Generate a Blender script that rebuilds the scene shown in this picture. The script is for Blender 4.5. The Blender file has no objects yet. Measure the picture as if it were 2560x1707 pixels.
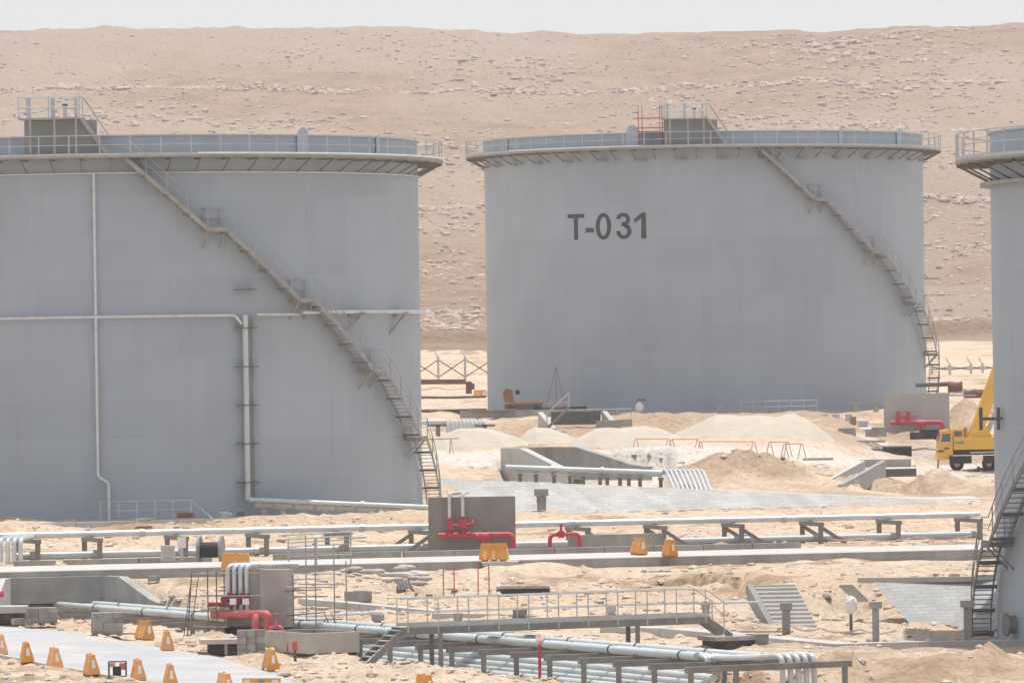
import bpy, math, random
import numpy as np
from mathutils import Vector, Matrix
rnd = random.Random(7)
SC = bpy.context.scene
COL = SC.collection
PI = math.pi
# ---------------------------------------------------------------- camera
F, CX, CY, ROLL, PITCH, EYE = 15272.0, 1280.0, 853.5, 0.015, 36.5/15272, 12.0
fw = Vector((0, math.cos(PITCH), math.sin(PITCH)))
up0 = Vector((0, -math.sin(PITCH), math.cos(PITCH)))
X0 = Vector((1, 0, 0))
rt = X0*math.cos(ROLL) - up0*math.sin(ROLL)
up = X0*math.sin(ROLL) + up0*math.cos(ROLL)
cam = bpy.data.cameras.new('camera'); camo = bpy.data.objects.new('camera', cam); COL.objects.link(camo)
M = Matrix((rt, up, -fw)).transposed().to_4x4(); M.translation = Vector((0, 0, EYE))
camo.matrix_world = M
cam.sensor_width = 36.0; cam.lens = 36.0*F/2560.0; cam.clip_start = 1.0; cam.clip_end = 9000.0
SC.camera = camo
ORIG = Vector((0, 0, EYE))
def ray(px, py): return fw + rt*((px-CX)/F) + up*((CY-py)/F)
def pz(px, py, z):
    d = ray(px, py); t = (z-EYE)/d.z; return ORIG + d*t
def pY(px, py, Y):
    d = ray(px, py); return ORIG + d*(Y/d.y)
# ---------------------------------------------------------------- terrain shape
def sm(a, b, t):
    t = np.clip((np.asarray(t, float)-a)/(b-a), 0, 1); return t*t*(3-2*t)
def lin(a, b, t): return np.clip((np.asarray(t, float)-a)/(b-a), 0, 1)
TANKS = {'L': (-21.6, 340.0, 3.6), 'M': (14.6, 460.0, 7.7), 'R': (35.9, 246.0, 0.3)}
PA, PD, PN = (-19.7, 275.0), (0.4388, -0.8986), (0.8986, 0.4388)   # pipe trench line
def bundY(x): return 350+.45*np.asarray(x, float)
def bundH(x): return np.clip(1.9-(np.asarray(x, float)+4.1)*.0645, .05, 2.1)
def G(x, y):
    x = np.asarray(x, float); y = np.asarray(y, float); v = y-.25*x
    zl = .2+.02*(np.clip(y, 190, 275)-225)
    k = sm(6, 13, x)
    y1 = (279+.25*np.minimum(x, 6))*(1-k)+262.3*k
    y0 = 257+12*sm(-10, -17, x)
    t = lin(y0, np.maximum(y1, y0+2), y); t = .6*t+.4*t*t*(3-2*t)
    zt = np.interp(v, [250, 277, 281, 285, 290, 297, 301, 316, 345], [2.25, 2.2, 2.2, 2.4, 2.45, 2.5, 2.5, 2.8, 2.95])
    z = zl*(1-t)+zt*t
    # left tank pad
    pad = sm(-1.5, -4.5, x)*sm(313, 319, y-.36*(x+20))
    z = z*(1-pad)+3.6*pad
    # paved bund and land behind
    yb, hb = bundY(x), bundH(x)
    bz = 3.0+hb
    w = sm(18, 27, x)
    zb = np.where(y < 400, bz+(6.0*(1-w)+4.0*w-bz)*lin(0, 1, (y-(yb+1.7*hb))/np.maximum(400-(yb+1.7*hb), 1)), 0)
    wb = sm(21, 27, x)
    z434 = 7.55*(1-wb)+6.0*wb
    zc = (6.0*(1-w)+4.0*w)+(z434-(6.0*(1-w)+4.0*w))*lin(400, 432, y)
    zd = z434+(7.7-z434)*lin(432, 450, y)
    far = np.interp(y, [450, 476, 545, 700, 760], [7.7, 7.8, 9.8, 12.0, 12.9])
    back = np.where(y < 400, zb, np.where(y < 432, zc, np.where(y < 450, zd, far)))
    tb = lin(0, 1, (y-yb)/np.maximum(1.7*hb, .2))
    left = sm(-5.5, -8, x)
    tb = tb*(1-left)+left*sm(358, 372, y)
    z = np.where(y > 320, z*(1-tb)+back*tb, z)
    # pipe trench
    s = (x-PA[0])*PD[0]+(y-PA[1])*PD[1]; n = (x-PA[0])*PN[0]+(y-PA[1])*PN[1]
    m = sm(-4.1, -3.45, n)*sm(2.4, 1.5, n)*sm(-3, 1, s)
    fl = -.35 + .75*sm(22, 2, s)
    z = np.where(m > 0, z*(1-m)+np.minimum(z, fl)*m, z)
    # culvert forebay
    c = sm(-29, -28, x)*sm(.4, -.3, x-(-17.75+(275.4-y)*.42))*sm(275.2, 274.6, y-.25*(x+20))*sm(264, 266, y)
    z = z*(1-c)+np.minimum(z, .95)*c
    # sunken bay of the far culvert
    c = sm(-1.2, -.4, x)*sm(10.2, 9.2, x)*sm(384.6, 383.6, y-.15*x*0)*lin(0, 1.2, y-(yb+1.7*hb)-1.2)
    z = z*(1-c)+np.minimum(z, 3.75)*c
    for key in 'LMR':
        cx, cy, cz = TANKS[key]
        r = np.hypot(x-cx, y-cy); m = sm(20.5, 17.6, r)
        z = z*(1-m)+cz*m
    return z
def g1(x, y): return float(G(x, y))
def gp(px, py, dz=0.0, lo=205.0, hi=900.0):
    d = ray(px, py); n = 3000
    Y = np.linspace(lo, hi, n); X = d.x/d.y*Y; Z = EYE+d.z/d.y*Y
    h = Z-(G(X, Y)+dz); i = np.where(h < 0)[0]
    if len(i) == 0: return pz(px, py, 0.3)
    i = max(int(i[0]), 1); a = h[i-1]/(h[i-1]-h[i]); yy = Y[i-1]+a*(Y[i]-Y[i-1])
    return ORIG+d*(yy/d.y)
# ---------------------------------------------------------------- materials
MATS = {}
def mat(name, c, rough=.7, metal=0.0, var=.12, scale=2.0, bump=0.0, bscale=20.0, dirt=None, dscale=.6, damt=.5, spec=.3, streak=False):
    if name in MATS: return MATS[name]
    m = bpy.data.materials.new(name); m.use_nodes = True; N = m.node_tree.nodes; L = m.node_tree.links
    b = N['Principled BSDF']; b.inputs['Roughness'].default_value = rough; b.inputs['Metallic'].default_value = metal
    b.inputs['Specular IOR Level'].default_value = spec
    tc = N.new('ShaderNodeTexCoord'); geo = N.new('ShaderNodeNewGeometry')
    nz = N.new('ShaderNodeTexNoise'); nz.inputs['Scale'].default_value = scale; nz.inputs['Detail'].default_value = 6
    if streak:
        mp = N.new('ShaderNodeMapping'); mp.inputs['Scale'].default_value = (1, 1, .18); L.new(geo.outputs['Position'], mp.inputs[0]); L.new(mp.outputs[0], nz.inputs['Vector'])
    else: L.new(geo.outputs['Position'], nz.inputs['Vector'])
    r = N.new('ShaderNodeValToRGB'); e = r.color_ramp.elements
    lo = [max(0, a*(1-var)) for a in c]; hi = [min(1, a*(1+var)) for a in c]
    e[0].position = .3; e[0].color = (*lo, 1); e[1].position = .7; e[1].color = (*hi, 1)
    L.new(nz.outputs['Fac'], r.inputs[0]); out = r.outputs[0]
    if dirt:
        n2 = N.new('ShaderNodeTexNoise'); n2.inputs['Scale'].default_value = dscale; n2.inputs['Detail'].default_value = 8; n2.inputs['Roughness'].default_value = .65
        L.new(geo.outputs['Position'], n2.inputs['Vector'])
        r2 = N.new('ShaderNodeValToRGB'); r2.color_ramp.elements[0].position = .48; r2.color_ramp.elements[0].color = (0, 0, 0, 1)
        r2.color_ramp.elements[1].position = .68; r2.color_ramp.elements[1].color = (damt, damt, damt, 1); L.new(n2.outputs['Fac'], r2.inputs[0])
        mx = N.new('ShaderNodeMix'); mx.data_type = 'RGBA'; mx.inputs['B'].default_value = (*dirt, 1)
        L.new(r2.outputs[0], mx.inputs['Factor']); L.new(out, mx.inputs['A']); out = mx.outputs['Result']
    L.new(out, b.inputs['Base Color'])
    if bump:
        n3 = N.new('ShaderNodeTexNoise'); n3.inputs['Scale'].default_value = bscale; n3.inputs['Detail'].default_value = 5
        L.new(geo.outputs['Position'], n3.inputs['Vector']); bp = N.new('ShaderNodeBump'); bp.inputs['Strength'].default_value = bump; bp.inputs['Distance'].default_value = .05
        L.new(n3.outputs['Fac'], bp.inputs['Height']); L.new(bp.outputs[0], b.inputs['Normal'])
    MATS[name] = m; return m
SANDC = (.56, .44, .32)
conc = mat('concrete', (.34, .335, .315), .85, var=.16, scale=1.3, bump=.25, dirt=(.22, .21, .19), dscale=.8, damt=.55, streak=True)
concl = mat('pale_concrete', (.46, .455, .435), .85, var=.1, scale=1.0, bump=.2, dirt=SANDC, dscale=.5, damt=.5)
galv = mat('galvanised_steel', (.46, .475, .475), .45, .35, var=.12, scale=3.0, spec=.4)
pipem = mat('pale_pipe_paint', (.50, .555, .55), .35, .0, var=.08, scale=1.6, dirt=SANDC, dscale=1.2, damt=.25, spec=.5)
clad = mat('aluminium_cladding', (.58, .60, .61), .35, .3, var=.1, scale=2.5, spec=.5)
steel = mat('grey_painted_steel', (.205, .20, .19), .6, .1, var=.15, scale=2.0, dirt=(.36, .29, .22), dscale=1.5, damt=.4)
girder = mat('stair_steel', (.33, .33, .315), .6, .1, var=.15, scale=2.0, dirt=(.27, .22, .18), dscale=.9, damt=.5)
darkst = mat('dark_steel', (.12, .12, .118), .65, .1, var=.2, scale=3.0)
railg = mat('grey_rail_paint', (.33, .35, .365), .55, var=.1, scale=2.0)
red = mat('red_fire_paint', (.46, .04, .065), .55, var=.12, scale=2.0, dirt=(.5, .2, .16), dscale=1.5, damt=.35, spec=.5)
redp = mat('faded_red_paint', (.52, .12, .12), .5, var=.15, scale=2.0, dirt=(.55, .3, .25), dscale=1.2, damt=.5)
pipeg = mat('grey_pipe_paint', (.36, .41, .43), .35, var=.08, scale=1.6, dirt=SANDC, dscale=1.2, damt=.2, spec=.5)
orange = mat('orange_plastic', (.80, .33, .02), .45, var=.12, scale=1.5, dirt=(.62, .42, .27), dscale=1.4, damt=.45, spec=.4)
yellow = mat('yellow_crane_paint', (.72, .42, .045), .4, var=.06, scale=1.0, dirt=(.6, .42, .25), dscale=.9, damt=.3, spec=.5)
black = mat('black_rubber', (.03, .03, .031), .7, var=.3, scale=3.0)
bitumen = mat('bitumen_coating', (.028, .026, .026), .6, var=.3, scale=2.0, dirt=(.3, .24, .18), dscale=1.2, damt=.3)
wood = mat('weathered_wood', (.34, .27, .2), .85, var=.25, scale=4.0)
woodg = mat('grey_wood', (.38, .385, .37), .85, var=.2, scale=4.0)
rust = mat('rusty_steel', (.20, .095, .075), .85, var=.25, scale=2.0)
white = mat('white_sheet', (.78, .77, .75), .7, var=.06, scale=3.0)
bagm = mat('woven_sandbag', (.47, .43, .385), .9, var=.15, scale=3.0, bump=.3)
glass = mat('dark_window_glass', (.10, .115, .12), .12, var=.1, spec=.6)
grey = mat('cabinet_grey', (.5, .51, .51), .5, var=.06, scale=1.0)
brownp = mat('brown_board', (.36, .23, .13), .8, var=.15, scale=2.0)
tape = mat('warning_tape', (.75, .5, .5), .6, var=.35, scale=5.0)
blockm = mat('concrete_block', (.27, .262, .245), .9, var=.2, scale=2.5, bump=.3)
flue = mat('plastic_liner', (.30, .33, .38), .4, var=.15, scale=2.0)
bluec = mat('blue_cap', (.06, .12, .35), .5, var=.1)
ink = mat('black_letter_paint', (.052, .052, .054), .6, var=.15, scale=1.5)
pave = mat('road_asphalt', (.385, .39, .40), .85, var=.07, scale=.5, bump=.1, dirt=(.56, .49, .42), dscale=.25, damt=.5)
cream = mat('washed_sand', (.475, .42, .345), .95, var=.08, scale=.9, bump=.4, bscale=6.0)
soil = mat('brown_soil', (.44, .32, .235), .95, var=.16, scale=.9, bump=.6, bscale=4.0)
def vary(m, lo, hi):
    N = m.node_tree.nodes; L = m.node_tree.links; b = N['Principled BSDF']; src = b.inputs['Base Color'].links[0].from_socket
    oi = N.new('ShaderNodeObjectInfo'); mr = N.new('ShaderNodeMapRange'); mr.inputs['To Min'].default_value = lo; mr.inputs['To Max'].default_value = hi; L.new(oi.outputs['Random'], mr.inputs['Value'])
    hs = N.new('ShaderNodeHueSaturation'); L.new(mr.outputs[0], hs.inputs['Value']); m2 = N.new('ShaderNodeMapRange'); m2.inputs['To Min'].default_value = 1.0; m2.inputs['To Max'].default_value = .82; L.new(oi.outputs['Random'], m2.inputs['Value']); L.new(m2.outputs[0], hs.inputs['Saturation'])
    L.new(src, hs.inputs['Color']); L.new(hs.outputs[0], b.inputs['Base Color'])
vary(orange, .82, 1.12); vary(blockm, .8, 1.25); vary(bagm, .8, 1.15)
# ---------------------------------------------------------------- mesh builder
class MB:
    def __init__(s): s.v = []; s.f = []
    def add(s, vs, fs):
        o = len(s.v); s.v += [tuple(a) for a in vs]; s.f += [tuple(i+o for i in f) for f in fs]; return s
    def hexa(s, c):
        return s.add(c, [(0, 3, 2, 1), (4, 5, 6, 7), (0, 1, 5, 4), (1, 2, 6, 5), (2, 3, 7, 6), (3, 0, 4, 7)])
    def box(s, c, d, rz=0.0):
        cs, sn = math.cos(rz), math.sin(rz); q = []
        for dz in (-1, 1):
            for dx, dy in ((-1, -1), (1, -1), (1, 1), (-1, 1)):
                a, b = dx*d[0]/2, dy*d[1]/2; q.append((c[0]+a*cs-b*sn, c[1]+a*sn+b*cs, c[2]+dz*d[2]/2))
        return s.hexa(q)
    def bar(s, p, q, w, h, upv=(0, 0, 1)):
        p, q = Vector(p), Vector(q); d = (q-p).normalized(); u = Vector(upv)
        if abs(d.dot(u)) > .99: u = Vector((0, 1, 0))
        r = d.cross(u).normalized(); u = r.cross(d)
        a, b = r*w/2, u*h/2
        return s.hexa([p-a-b, p+a-b, q+a-b, q-a-b, p-a+b, p+a+b, q+a+b, q-a+b])
    def tube(s, pts, r, n=8, caps=True):
        pts = [Vector(p) for p in pts]; rs = r if isinstance(r, (list, tuple)) else [r]*len(pts)
        t = (pts[1]-pts[0]).normalized(); u = Vector((0, 0, 1)) if abs(t.z) < .9 else Vector((0, 1, 0))
        a = t.cross(u).normalized(); vs = []; fs = []; m = len(pts)
        for i, p in enumerate(pts):
            t = (pts[min(i+1, m-1)]-pts[max(i-1, 0)]).normalized()
            a = (a-t*a.dot(t)).normalized(); b = t.cross(a)
            for j in range(n):
                an = 2*PI*j/n; vs.append(p+(a*math.cos(an)+b*math.sin(an))*rs[i])
        for i in range(m-1):
            for j in range(n):
                k = (j+1) % n; fs.append((i*n+j, i*n+k, (i+1)*n+k, (i+1)*n+j))
        if caps: fs += [tuple(range(n-1, -1, -1)), tuple(range((m-1)*n, m*n))]
        return s.add(vs, fs)
    def prism(s, poly, vec):
        n = len(poly); vec = Vector(vec); a = [Vector(p) for p in poly]; b = [p+vec for p in a]
        return s.add(a+b, [tuple(range(n-1, -1, -1)), tuple(range(n, 2*n))]+[(i, (i+1) % n, n+(i+1) % n, n+i) for i in range(n)])
    def lathe(s, prof, c, n=24, a0=0.0, a1=2*PI, closed=True):
        full = abs(a1-a0-2*PI) < 1e-6; m = n if full else n+1; P = len(prof); vs = []; fs = []
        for i in range(m):
            a = a0+(a1-a0)*i/n
            for r, z in prof: vs.append((c[0]+r*math.sin(a), c[1]-r*math.cos(a), c[2]+z))
        for i in range(n):
            j = (i+1) % m
            for k in range(P if closed else P-1):
                l = (k+1) % P; fs.append((i*P+k, j*P+k, j*P+l, i*P+l))
        return s.add(vs, fs)
    def blob(s, c, d, rz=0.0, n=10, m=6, jit=0.0, flat=0.0):
        cs, sn = math.cos(rz), math.sin(rz); vs = []; fs = []
        for i in range(m+1):
            ph = PI*i/m
            for j in range(n):
                th = 2*PI*j/n; k = 1+(rnd.random()-.5)*jit
                a, b, z = math.sin(ph)*math.cos(th)*d[0]*k, math.sin(ph)*math.sin(th)*d[1]*k, -math.cos(ph)*d[2]*k
                if z < -flat*d[2] and flat: z = -flat*d[2]
                vs.append((c[0]+a*cs-b*sn, c[1]+a*sn+b*cs, c[2]+z))
        for i in range(m):
            for j in range(n):
                k = (j+1) % n; fs.append((i*n+j, i*n+k, (i+1)*n+k, (i+1)*n+j))
        return s.add(vs, fs)
    def build(s, name, m, parent=None, smooth=False, loc=None):
        if parent is not None: o0 = ORG[parent.name]
        elif loc is not None: o0 = Vector(loc)
        else:
            a = np.array(s.v); o0 = Vector(((a[:, 0].min()+a[:, 0].max())/2, (a[:, 1].min()+a[:, 1].max())/2, a[:, 2].min()))
        me = bpy.data.meshes.new(name)
        me.from_pydata([(x-o0.x, y-o0.y, z-o0.z) for x, y, z in s.v], [], s.f)
        if smooth:
            me.polygons.foreach_set('use_smooth', [True]*len(me.polygons)); me.set_sharp_from_angle(angle=math.radians(38))
        me.materials.append(m); me.update()
        o = bpy.data.objects.new(name, me); COL.objects.link(o)
        if parent is not None: o.parent = parent
        else: o.location = o0
        ORG[o.name] = o0
        return o
ORG = {}
def tag(o, label=None, cat=None, group=None, kind=None):
    if label: o['label'] = label
    if cat: o['category'] = cat
    if group: o['group'] = group
    if kind: o['kind'] = kind
    return o
def thing(name, label, cat, loc=(0, 0, 0), group=None, rz=0.0):
    o = bpy.data.objects.new(name, None); COL.objects.link(o); o.location = loc; o.empty_display_size = .3
    o.rotation_euler = (0, 0, rz); ORG[o.name] = Vector(loc); return tag(o, label, cat, group)
def copy_tree(o, parent=None):
    c = o.copy(); COL.objects.link(c)
    if parent is not None: c.parent = parent
    for ch in o.children: copy_tree(ch, c)
    return c
def place(proto, loc, rz, label, used):
    o = proto if not used else copy_tree(proto)
    o.location = loc; o.rotation_euler = (0, 0, rz); o['label'] = label; used.append(1); return o
def bend(pts, r, seg=4):
    pts = [Vector(p) for p in pts]; out = [pts[0]]
    for i in range(1, len(pts)-1):
        a, b, c = pts[i-1], pts[i], pts[i+1]
        k = min(r, (a-b).length*.49, (c-b).length*.49); p, q = b+(a-b).normalized()*k, b+(c-b).normalized()*k
        for j in range(seg+1):
            t = j/seg; out.append(p*(1-t)**2+b*2*t*(1-t)+q*t*t)
    out.append(pts[-1]); return out
def V(p, dx=0, dy=0, dz=0): return Vector((p[0]+dx, p[1]+dy, p[2]+dz))
ORD = ['first', 'second', 'third', 'fourth', 'fifth', 'sixth', 'seventh', 'eighth', 'ninth', 'tenth', 'eleventh', 'twelfth', 'thirteenth', 'fourteenth', 'fifteenth', 'sixteenth', 'seventeenth', 'eighteenth', 'nineteenth', 'twentieth', 'twenty-first', 'twenty-second', 'twenty-third', 'twenty-fourth', 'twenty-fifth', 'twenty-sixth', 'twenty-seventh', 'twenty-eighth', 'twenty-ninth', 'thirtieth']
# ---------------------------------------------------------------- ground and hill
def vnoise(x, y, seed, sc):
    x = x/sc; y = y/sc; xi = np.floor(x).astype(np.int64); yi = np.floor(y).astype(np.int64); fx = x-xi; fy = y-yi
    fx = fx*fx*(3-2*fx); fy = fy*fy*(3-2*fy)
    def h(a, b):
        n = (a*374761393+b*668265263+seed*974711) & 0x7fffffff; n = ((n ^ (n >> 13))*1274126177) & 0x7fffffff
        return ((n ^ (n >> 16)) & 0xffff)/65535.0
    return (h(xi, yi)*(1-fx)+h(xi+1, yi)*fx)*(1-fy)+(h(xi, yi+1)*(1-fx)+h(xi+1, yi+1)*fx)*fy-.5
MOUNDS = []   # (px, py of base centre, Y-override, rx, ry, h) filled in world coordinates
def mound(px, py, rx, ry, h, p=1.3):
    q = gp(px, py); MOUNDS.append((q.x, q.y, rx, ry, h, p))
# loose earth heaps (from the photograph, base centre)
for a in [(1790, 1194, 4.2, 5, .95), (1880, 1196, 4.2, 5.5, 1.0), (1965, 1199, 3.4, 5, .8), (1720, 1200, 2.4, 3, .6), (1840, 1206, 1.6, 2, .4), (1640, 1165, 5, 6, .9), (1840, 1160, 5, 5, .8),
          (2340, 1218, 3.2, 4, 1.0), (1130, 1192, 2.4, 3, .6), (2420, 1068, 3.2, 6, 1.9), (1590, 1058, 3.2, 4, 1.0), (1700, 1062, 3, 4, .9), (1290, 1082, 2.4, 4, 1.1),
          (2100, 1068, 3, 4, .7), (940, 1700, 1.3, 2.0, .5), (1030, 1700, 1.5, 2.2, .55), (1100, 1706, 1, 1.5, .35), (870, 1668, 1.0, 1.5, .25), (1300, 1430, 2.6, 2.5, .35), (1420, 1425, 3, 2.5, .3), (760, 1460, 2, 3, .3),
          (700, 1655, 1.2, 1.4, .3), (830, 1650, .9, 1.2, .28), (1960, 1670, 1.6, 1.6, .5), (2080, 1700, 2.2, 2.4, 1.0), (2230, 1682, 1.6, 1.8, .6), (2340, 1694, 2.4, 2.6, .95), (2480, 1684, 2.2, 2.6, 1.0), (2160, 1660, 1.2, 1.2, .4), (1880, 1692, 1.6, 1.8, .6), (1700, 1680, 1.2, 1.2, .4), (1600, 1600, 1.5, 2, .4), (1480, 1590, 1.6, 2, .35), (350, 1310, 2.5, 1.5, .2), (700, 1330, 3, 2, .35), (860, 1345, 2.5, 2, .35), (880, 1330, 1.5, 1.5, .3), (1800, 1365, .9, .8, .35)]:
    mound(*a)
PITS = []
CUTS = [(gp(1705, 1434), gp(1800, 1430), 1.0), (gp(1795, 1431), gp(1862, 1440), 1.05), (gp(1612, 1437), gp(1690, 1437), .6)]
for px, py, rx, ry, h in [(1090, 1478, .9, 1.0, .8), (1000, 1470, .9, 1.0, .6), (2120, 1500, .7, 1.4, .5)]:
    q = gp(px, py); PITS.append((q.x, q.y, rx, ry, h))
PITS.append((23.3, 373.0, 2.2, 8.0, 1.2))
def Gd(x, y):
    z = G(x, y); v = y-.25*x
    calm = sm(278, 281, v)*sm(304, 300, v)
    for key in 'LMR':
        cx, cy, cz = TANKS[key]; calm = np.maximum(calm, sm(19.5, 17.5, np.hypot(x-cx, y-cy)))
    rough = 1.25*(1-.88*calm)
    n = (x-PA[0])*PN[0]+(y-PA[1])*PN[1]
    rough = rough*(1-.7*sm(-4.2, -3.2, n)*sm(2.2, 1.6, n)*sm(285, 260, y))
    fr = .35+.65*sm(262, 258, y)*0+.65*(1-sm(19, 24, -x)*sm(262, 240, y)*0)
    d = vnoise(x, y, 1, 7)*.34+vnoise(x, y, 2, 2.6)*.26+np.abs(vnoise(x, y, 3, 1.1))*.26-np.abs(vnoise(x*1.0, y*.6, 6, 1.7))*.22+vnoise(x, y, 4, .6)*.10
    z = z+d*rough*fr
    for mx, my, rx, ry, h, p in MOUNDS:
        r = np.sqrt(((x-mx)/rx)**2+((y-my)/ry)**2)*(1+.35*vnoise(x, y, 9, rx*.8))
        z = z+h*np.clip(1-r, 0, 1)**p*(1+.7*vnoise(x, y, 5, .9)-.5*np.abs(vnoise(x, y, 25, 1.6)))
    for mx, my, rx, ry, h in PITS:
        r = np.sqrt(((x-mx)/rx)**2+((y-my)/ry)**2)*(1+.5*vnoise(x, y, 8, .9))
        z = z-h*sm(1.05, .8, r)
    yb = bundY(x); hb = bundH(x); wk_ = 1.0+9*lin(-4, 27, x)**2; bm = sm(-5, -2.5, y-yb)*sm(1.2, 0, y-(yb+1.7*hb)-wk_)*sm(-6, -5, x)
    z = z*(1-bm)+(G(x, y)-.05)*bm
    for a, b_, h in CUTS:
        f = (x-a.x)/(b_.x-a.x); yc = a.y+(b_.y-a.y)*f+.5*vnoise(x, y*0, 77, .7)
        z = z-h*sm(-.06, .04, f)*sm(1.06, .96, f)*sm(.12, -.2, y-yc)*sm(-5.5, -.8, y-yc)
    # flat under the site road at lower left
    z = np.where(roadmask(x, y) > 0, z*(1-roadmask(x, y))+(G(x, y)-.05)*roadmask(x, y), z)
    return z
RA = [gp(-60, 1562), gp(0, 1567), gp(170, 1580), gp(330, 1607), gp(545, 1645), gp(700, 1690), gp(800, 1735)]
RB = [gp(-60, 1628), gp(0, 1640), gp(110, 1662), gp(230, 1684), gp(330, 1703), gp(430, 1725), gp(520, 1745)]
def roadmask(x, y):
    # between the two edges, measured across depth
    ax = np.array([p.x for p in RA]); ay = np.array([p.y for p in RA]); bxx = np.array([p.x for p in RB]); by = np.array([p.y for p in RB])
    o = np.argsort(ax); hi = np.interp(x, ax[o], ay[o]); o = np.argsort(bxx); lo = np.interp(x, bxx[o], by[o])
    return sm(lo-.6, lo-.1, y)*sm(hi+.6, hi+.1, y)*sm(-5.5, -6.5, x)
def lines(segs):
    out = []
    for a, b, st in segs:
        n = max(1, int(round((b-a)/st))); out += [a+(b-a)*i/n for i in range(n)]
    return np.array(out+[segs[-1][1]])
def sand_material(name, c1, c2, pale, stone, s0=1.0, bumpd=.12, scl=1.0, brown_tint=(.32, .215, .145)):
    m = bpy.data.materials.new(name); m.use_nodes = True; N = m.node_tree.nodes; L = m.node_tree.links; b = N['Principled BSDF']
    b.inputs['Roughness'].default_value = .95; b.inputs['Specular IOR Level'].default_value = .1
    geo = N.new('ShaderNodeNewGeometry')
    def noise(sc, det=6, rg=.6):
        n = N.new('ShaderNodeTexNoise'); n.inputs['Scale'].default_value = sc; n.inputs['Detail'].default_value = det; n.inputs['Roughness'].default_value = rg
        L.new(geo.outputs['Position'], n.inputs['Vector']); return n
    def ramp(src, p0, p1, k0, k1):
        r = N.new('ShaderNodeValToRGB'); e = r.color_ramp.elements; e[0].position = p0; e[1].position = p1; e[0].color = (*k0, 1); e[1].color = (*k1, 1); L.new(src, r.inputs[0]); return r
    def mix(f, a, bb):
        x = N.new('ShaderNodeMix'); x.data_type = 'RGBA'
        if isinstance(f, float): x.inputs['Factor'].default_value = f
        else: L.new(f, x.inputs['Factor'])
        for s, k in (('A', a), ('B', bb)):
            if isinstance(k, tuple): x.inputs[s].default_value = (*k, 1)
            else: L.new(k, x.inputs[s])
        return x.outputs['Result']
    big = ramp(noise(.22*scl, 5).outputs['Fac'], .35, .65, c1, c2)
    ad = N.new('ShaderNodeAttribute'); ad.attribute_name = 'brown_tint'
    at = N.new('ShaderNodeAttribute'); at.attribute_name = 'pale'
    c = mix(at.outputs['Fac'], big.outputs[0], pale); c = mix(ad.outputs['Fac'], c, brown_tint)
    fine = ramp(noise(2.2*scl, 9, .8).outputs['Fac'], .36, .56, (.66, .63, .60), (1.14, 1.14, 1.14))
    mu = N.new('ShaderNodeMix'); mu.data_type = 'RGBA'; mu.blend_type = 'MULTIPLY'; mu.inputs['Factor'].default_value = .8
    L.new(c, mu.inputs['A']); L.new(fine.outputs[0], mu.inputs['B'])
    vo = N.new('ShaderNodeTexVoronoi'); vo.inputs['Scale'].default_value = 1.7*scl; L.new(geo.outputs['Position'], vo.inputs['Vector'])
    st = ramp(vo.outputs['Distance'], .10, .2, (1, 1, 1), (0, 0, 0))
    gate = ramp(noise(.5*scl, 3).outputs['Fac'], .5, .58, (0, 0, 0), (.75, .75, .75))
    mg = N.new('ShaderNodeMath'); mg.operation = 'MULTIPLY'; L.new(st.outputs[0], mg.inputs[0]); L.new(gate.outputs[0], mg.inputs[1])
    col = mix(mg.outputs[0], mu.outputs['Result'], stone)
    L.new(col, b.inputs['Base Color'])
    bp = N.new('ShaderNodeBump'); bp.inputs['Strength'].default_value = s0; bp.inputs['Distance'].default_value = bumpd
    L.new(noise(2.2*scl, 9, .7).outputs['Fac'], bp.inputs['Height']); L.new(bp.outputs[0], b.inputs['Normal'])
    return m
def gridmesh(name, X, Y, Zf, m, palef=None, brownf=None):
    xx, yy = np.meshgrid(X, Y); zz = Zf(xx, yy); nx, ny = len(X), len(Y)
    me = bpy.data.meshes.new(name); v = np.stack([xx, yy, zz], -1).reshape(-1, 3)
    idx = np.arange(nx*ny).reshape(ny, nx); f = np.stack([idx[:-1, :-1], idx[:-1, 1:], idx[1:, 1:], idx[1:, :-1]], -1).reshape(-1, 4)
    me.vertices.add(len(v)); me.vertices.foreach_set('co', v.ravel()); me.loops.add(f.size); me.loops.foreach_set('vertex_index', f.ravel().astype(np.int32))
    me.polygons.add(len(f)); me.polygons.foreach_set('loop_start', np.arange(0, f.size, 4, dtype=np.int32)); me.polygons.foreach_set('use_smooth', np.ones(len(f), bool))
    me.update(calc_edges=True)
    if palef is not None:
        a = me.attributes.new('pale', 'FLOAT', 'POINT'); a.data.foreach_set('value', palef(xx, yy).ravel().astype(np.float32))
    if brownf is not None:
        a = me.attributes.new('brown_tint', 'FLOAT', 'POINT'); a.data.foreach_set('value', brownf(xx, yy).ravel().astype(np.float32))
    me.materials.append(m); o = bpy.data.objects.new(name, me); COL.objects.link(o); return o
def palef(x, y):
    v = y-.12*x
    e_ = np.maximum(0, x-13)*1.5; track = sm(371, 376, v-e_+1.5*vnoise(x, y, 21, 6))*sm(398, 392, v+1.5*vnoise(x, y, 22, 6))*sm(-8, -5, x)
    track = np.maximum(track, .8*sm(22, 25, x)*sm(388, 396, y)*sm(425, 415, y))
    return np.clip(track+.35*vnoise(x, y, 30, 9)+.1, 0, 1)
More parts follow.
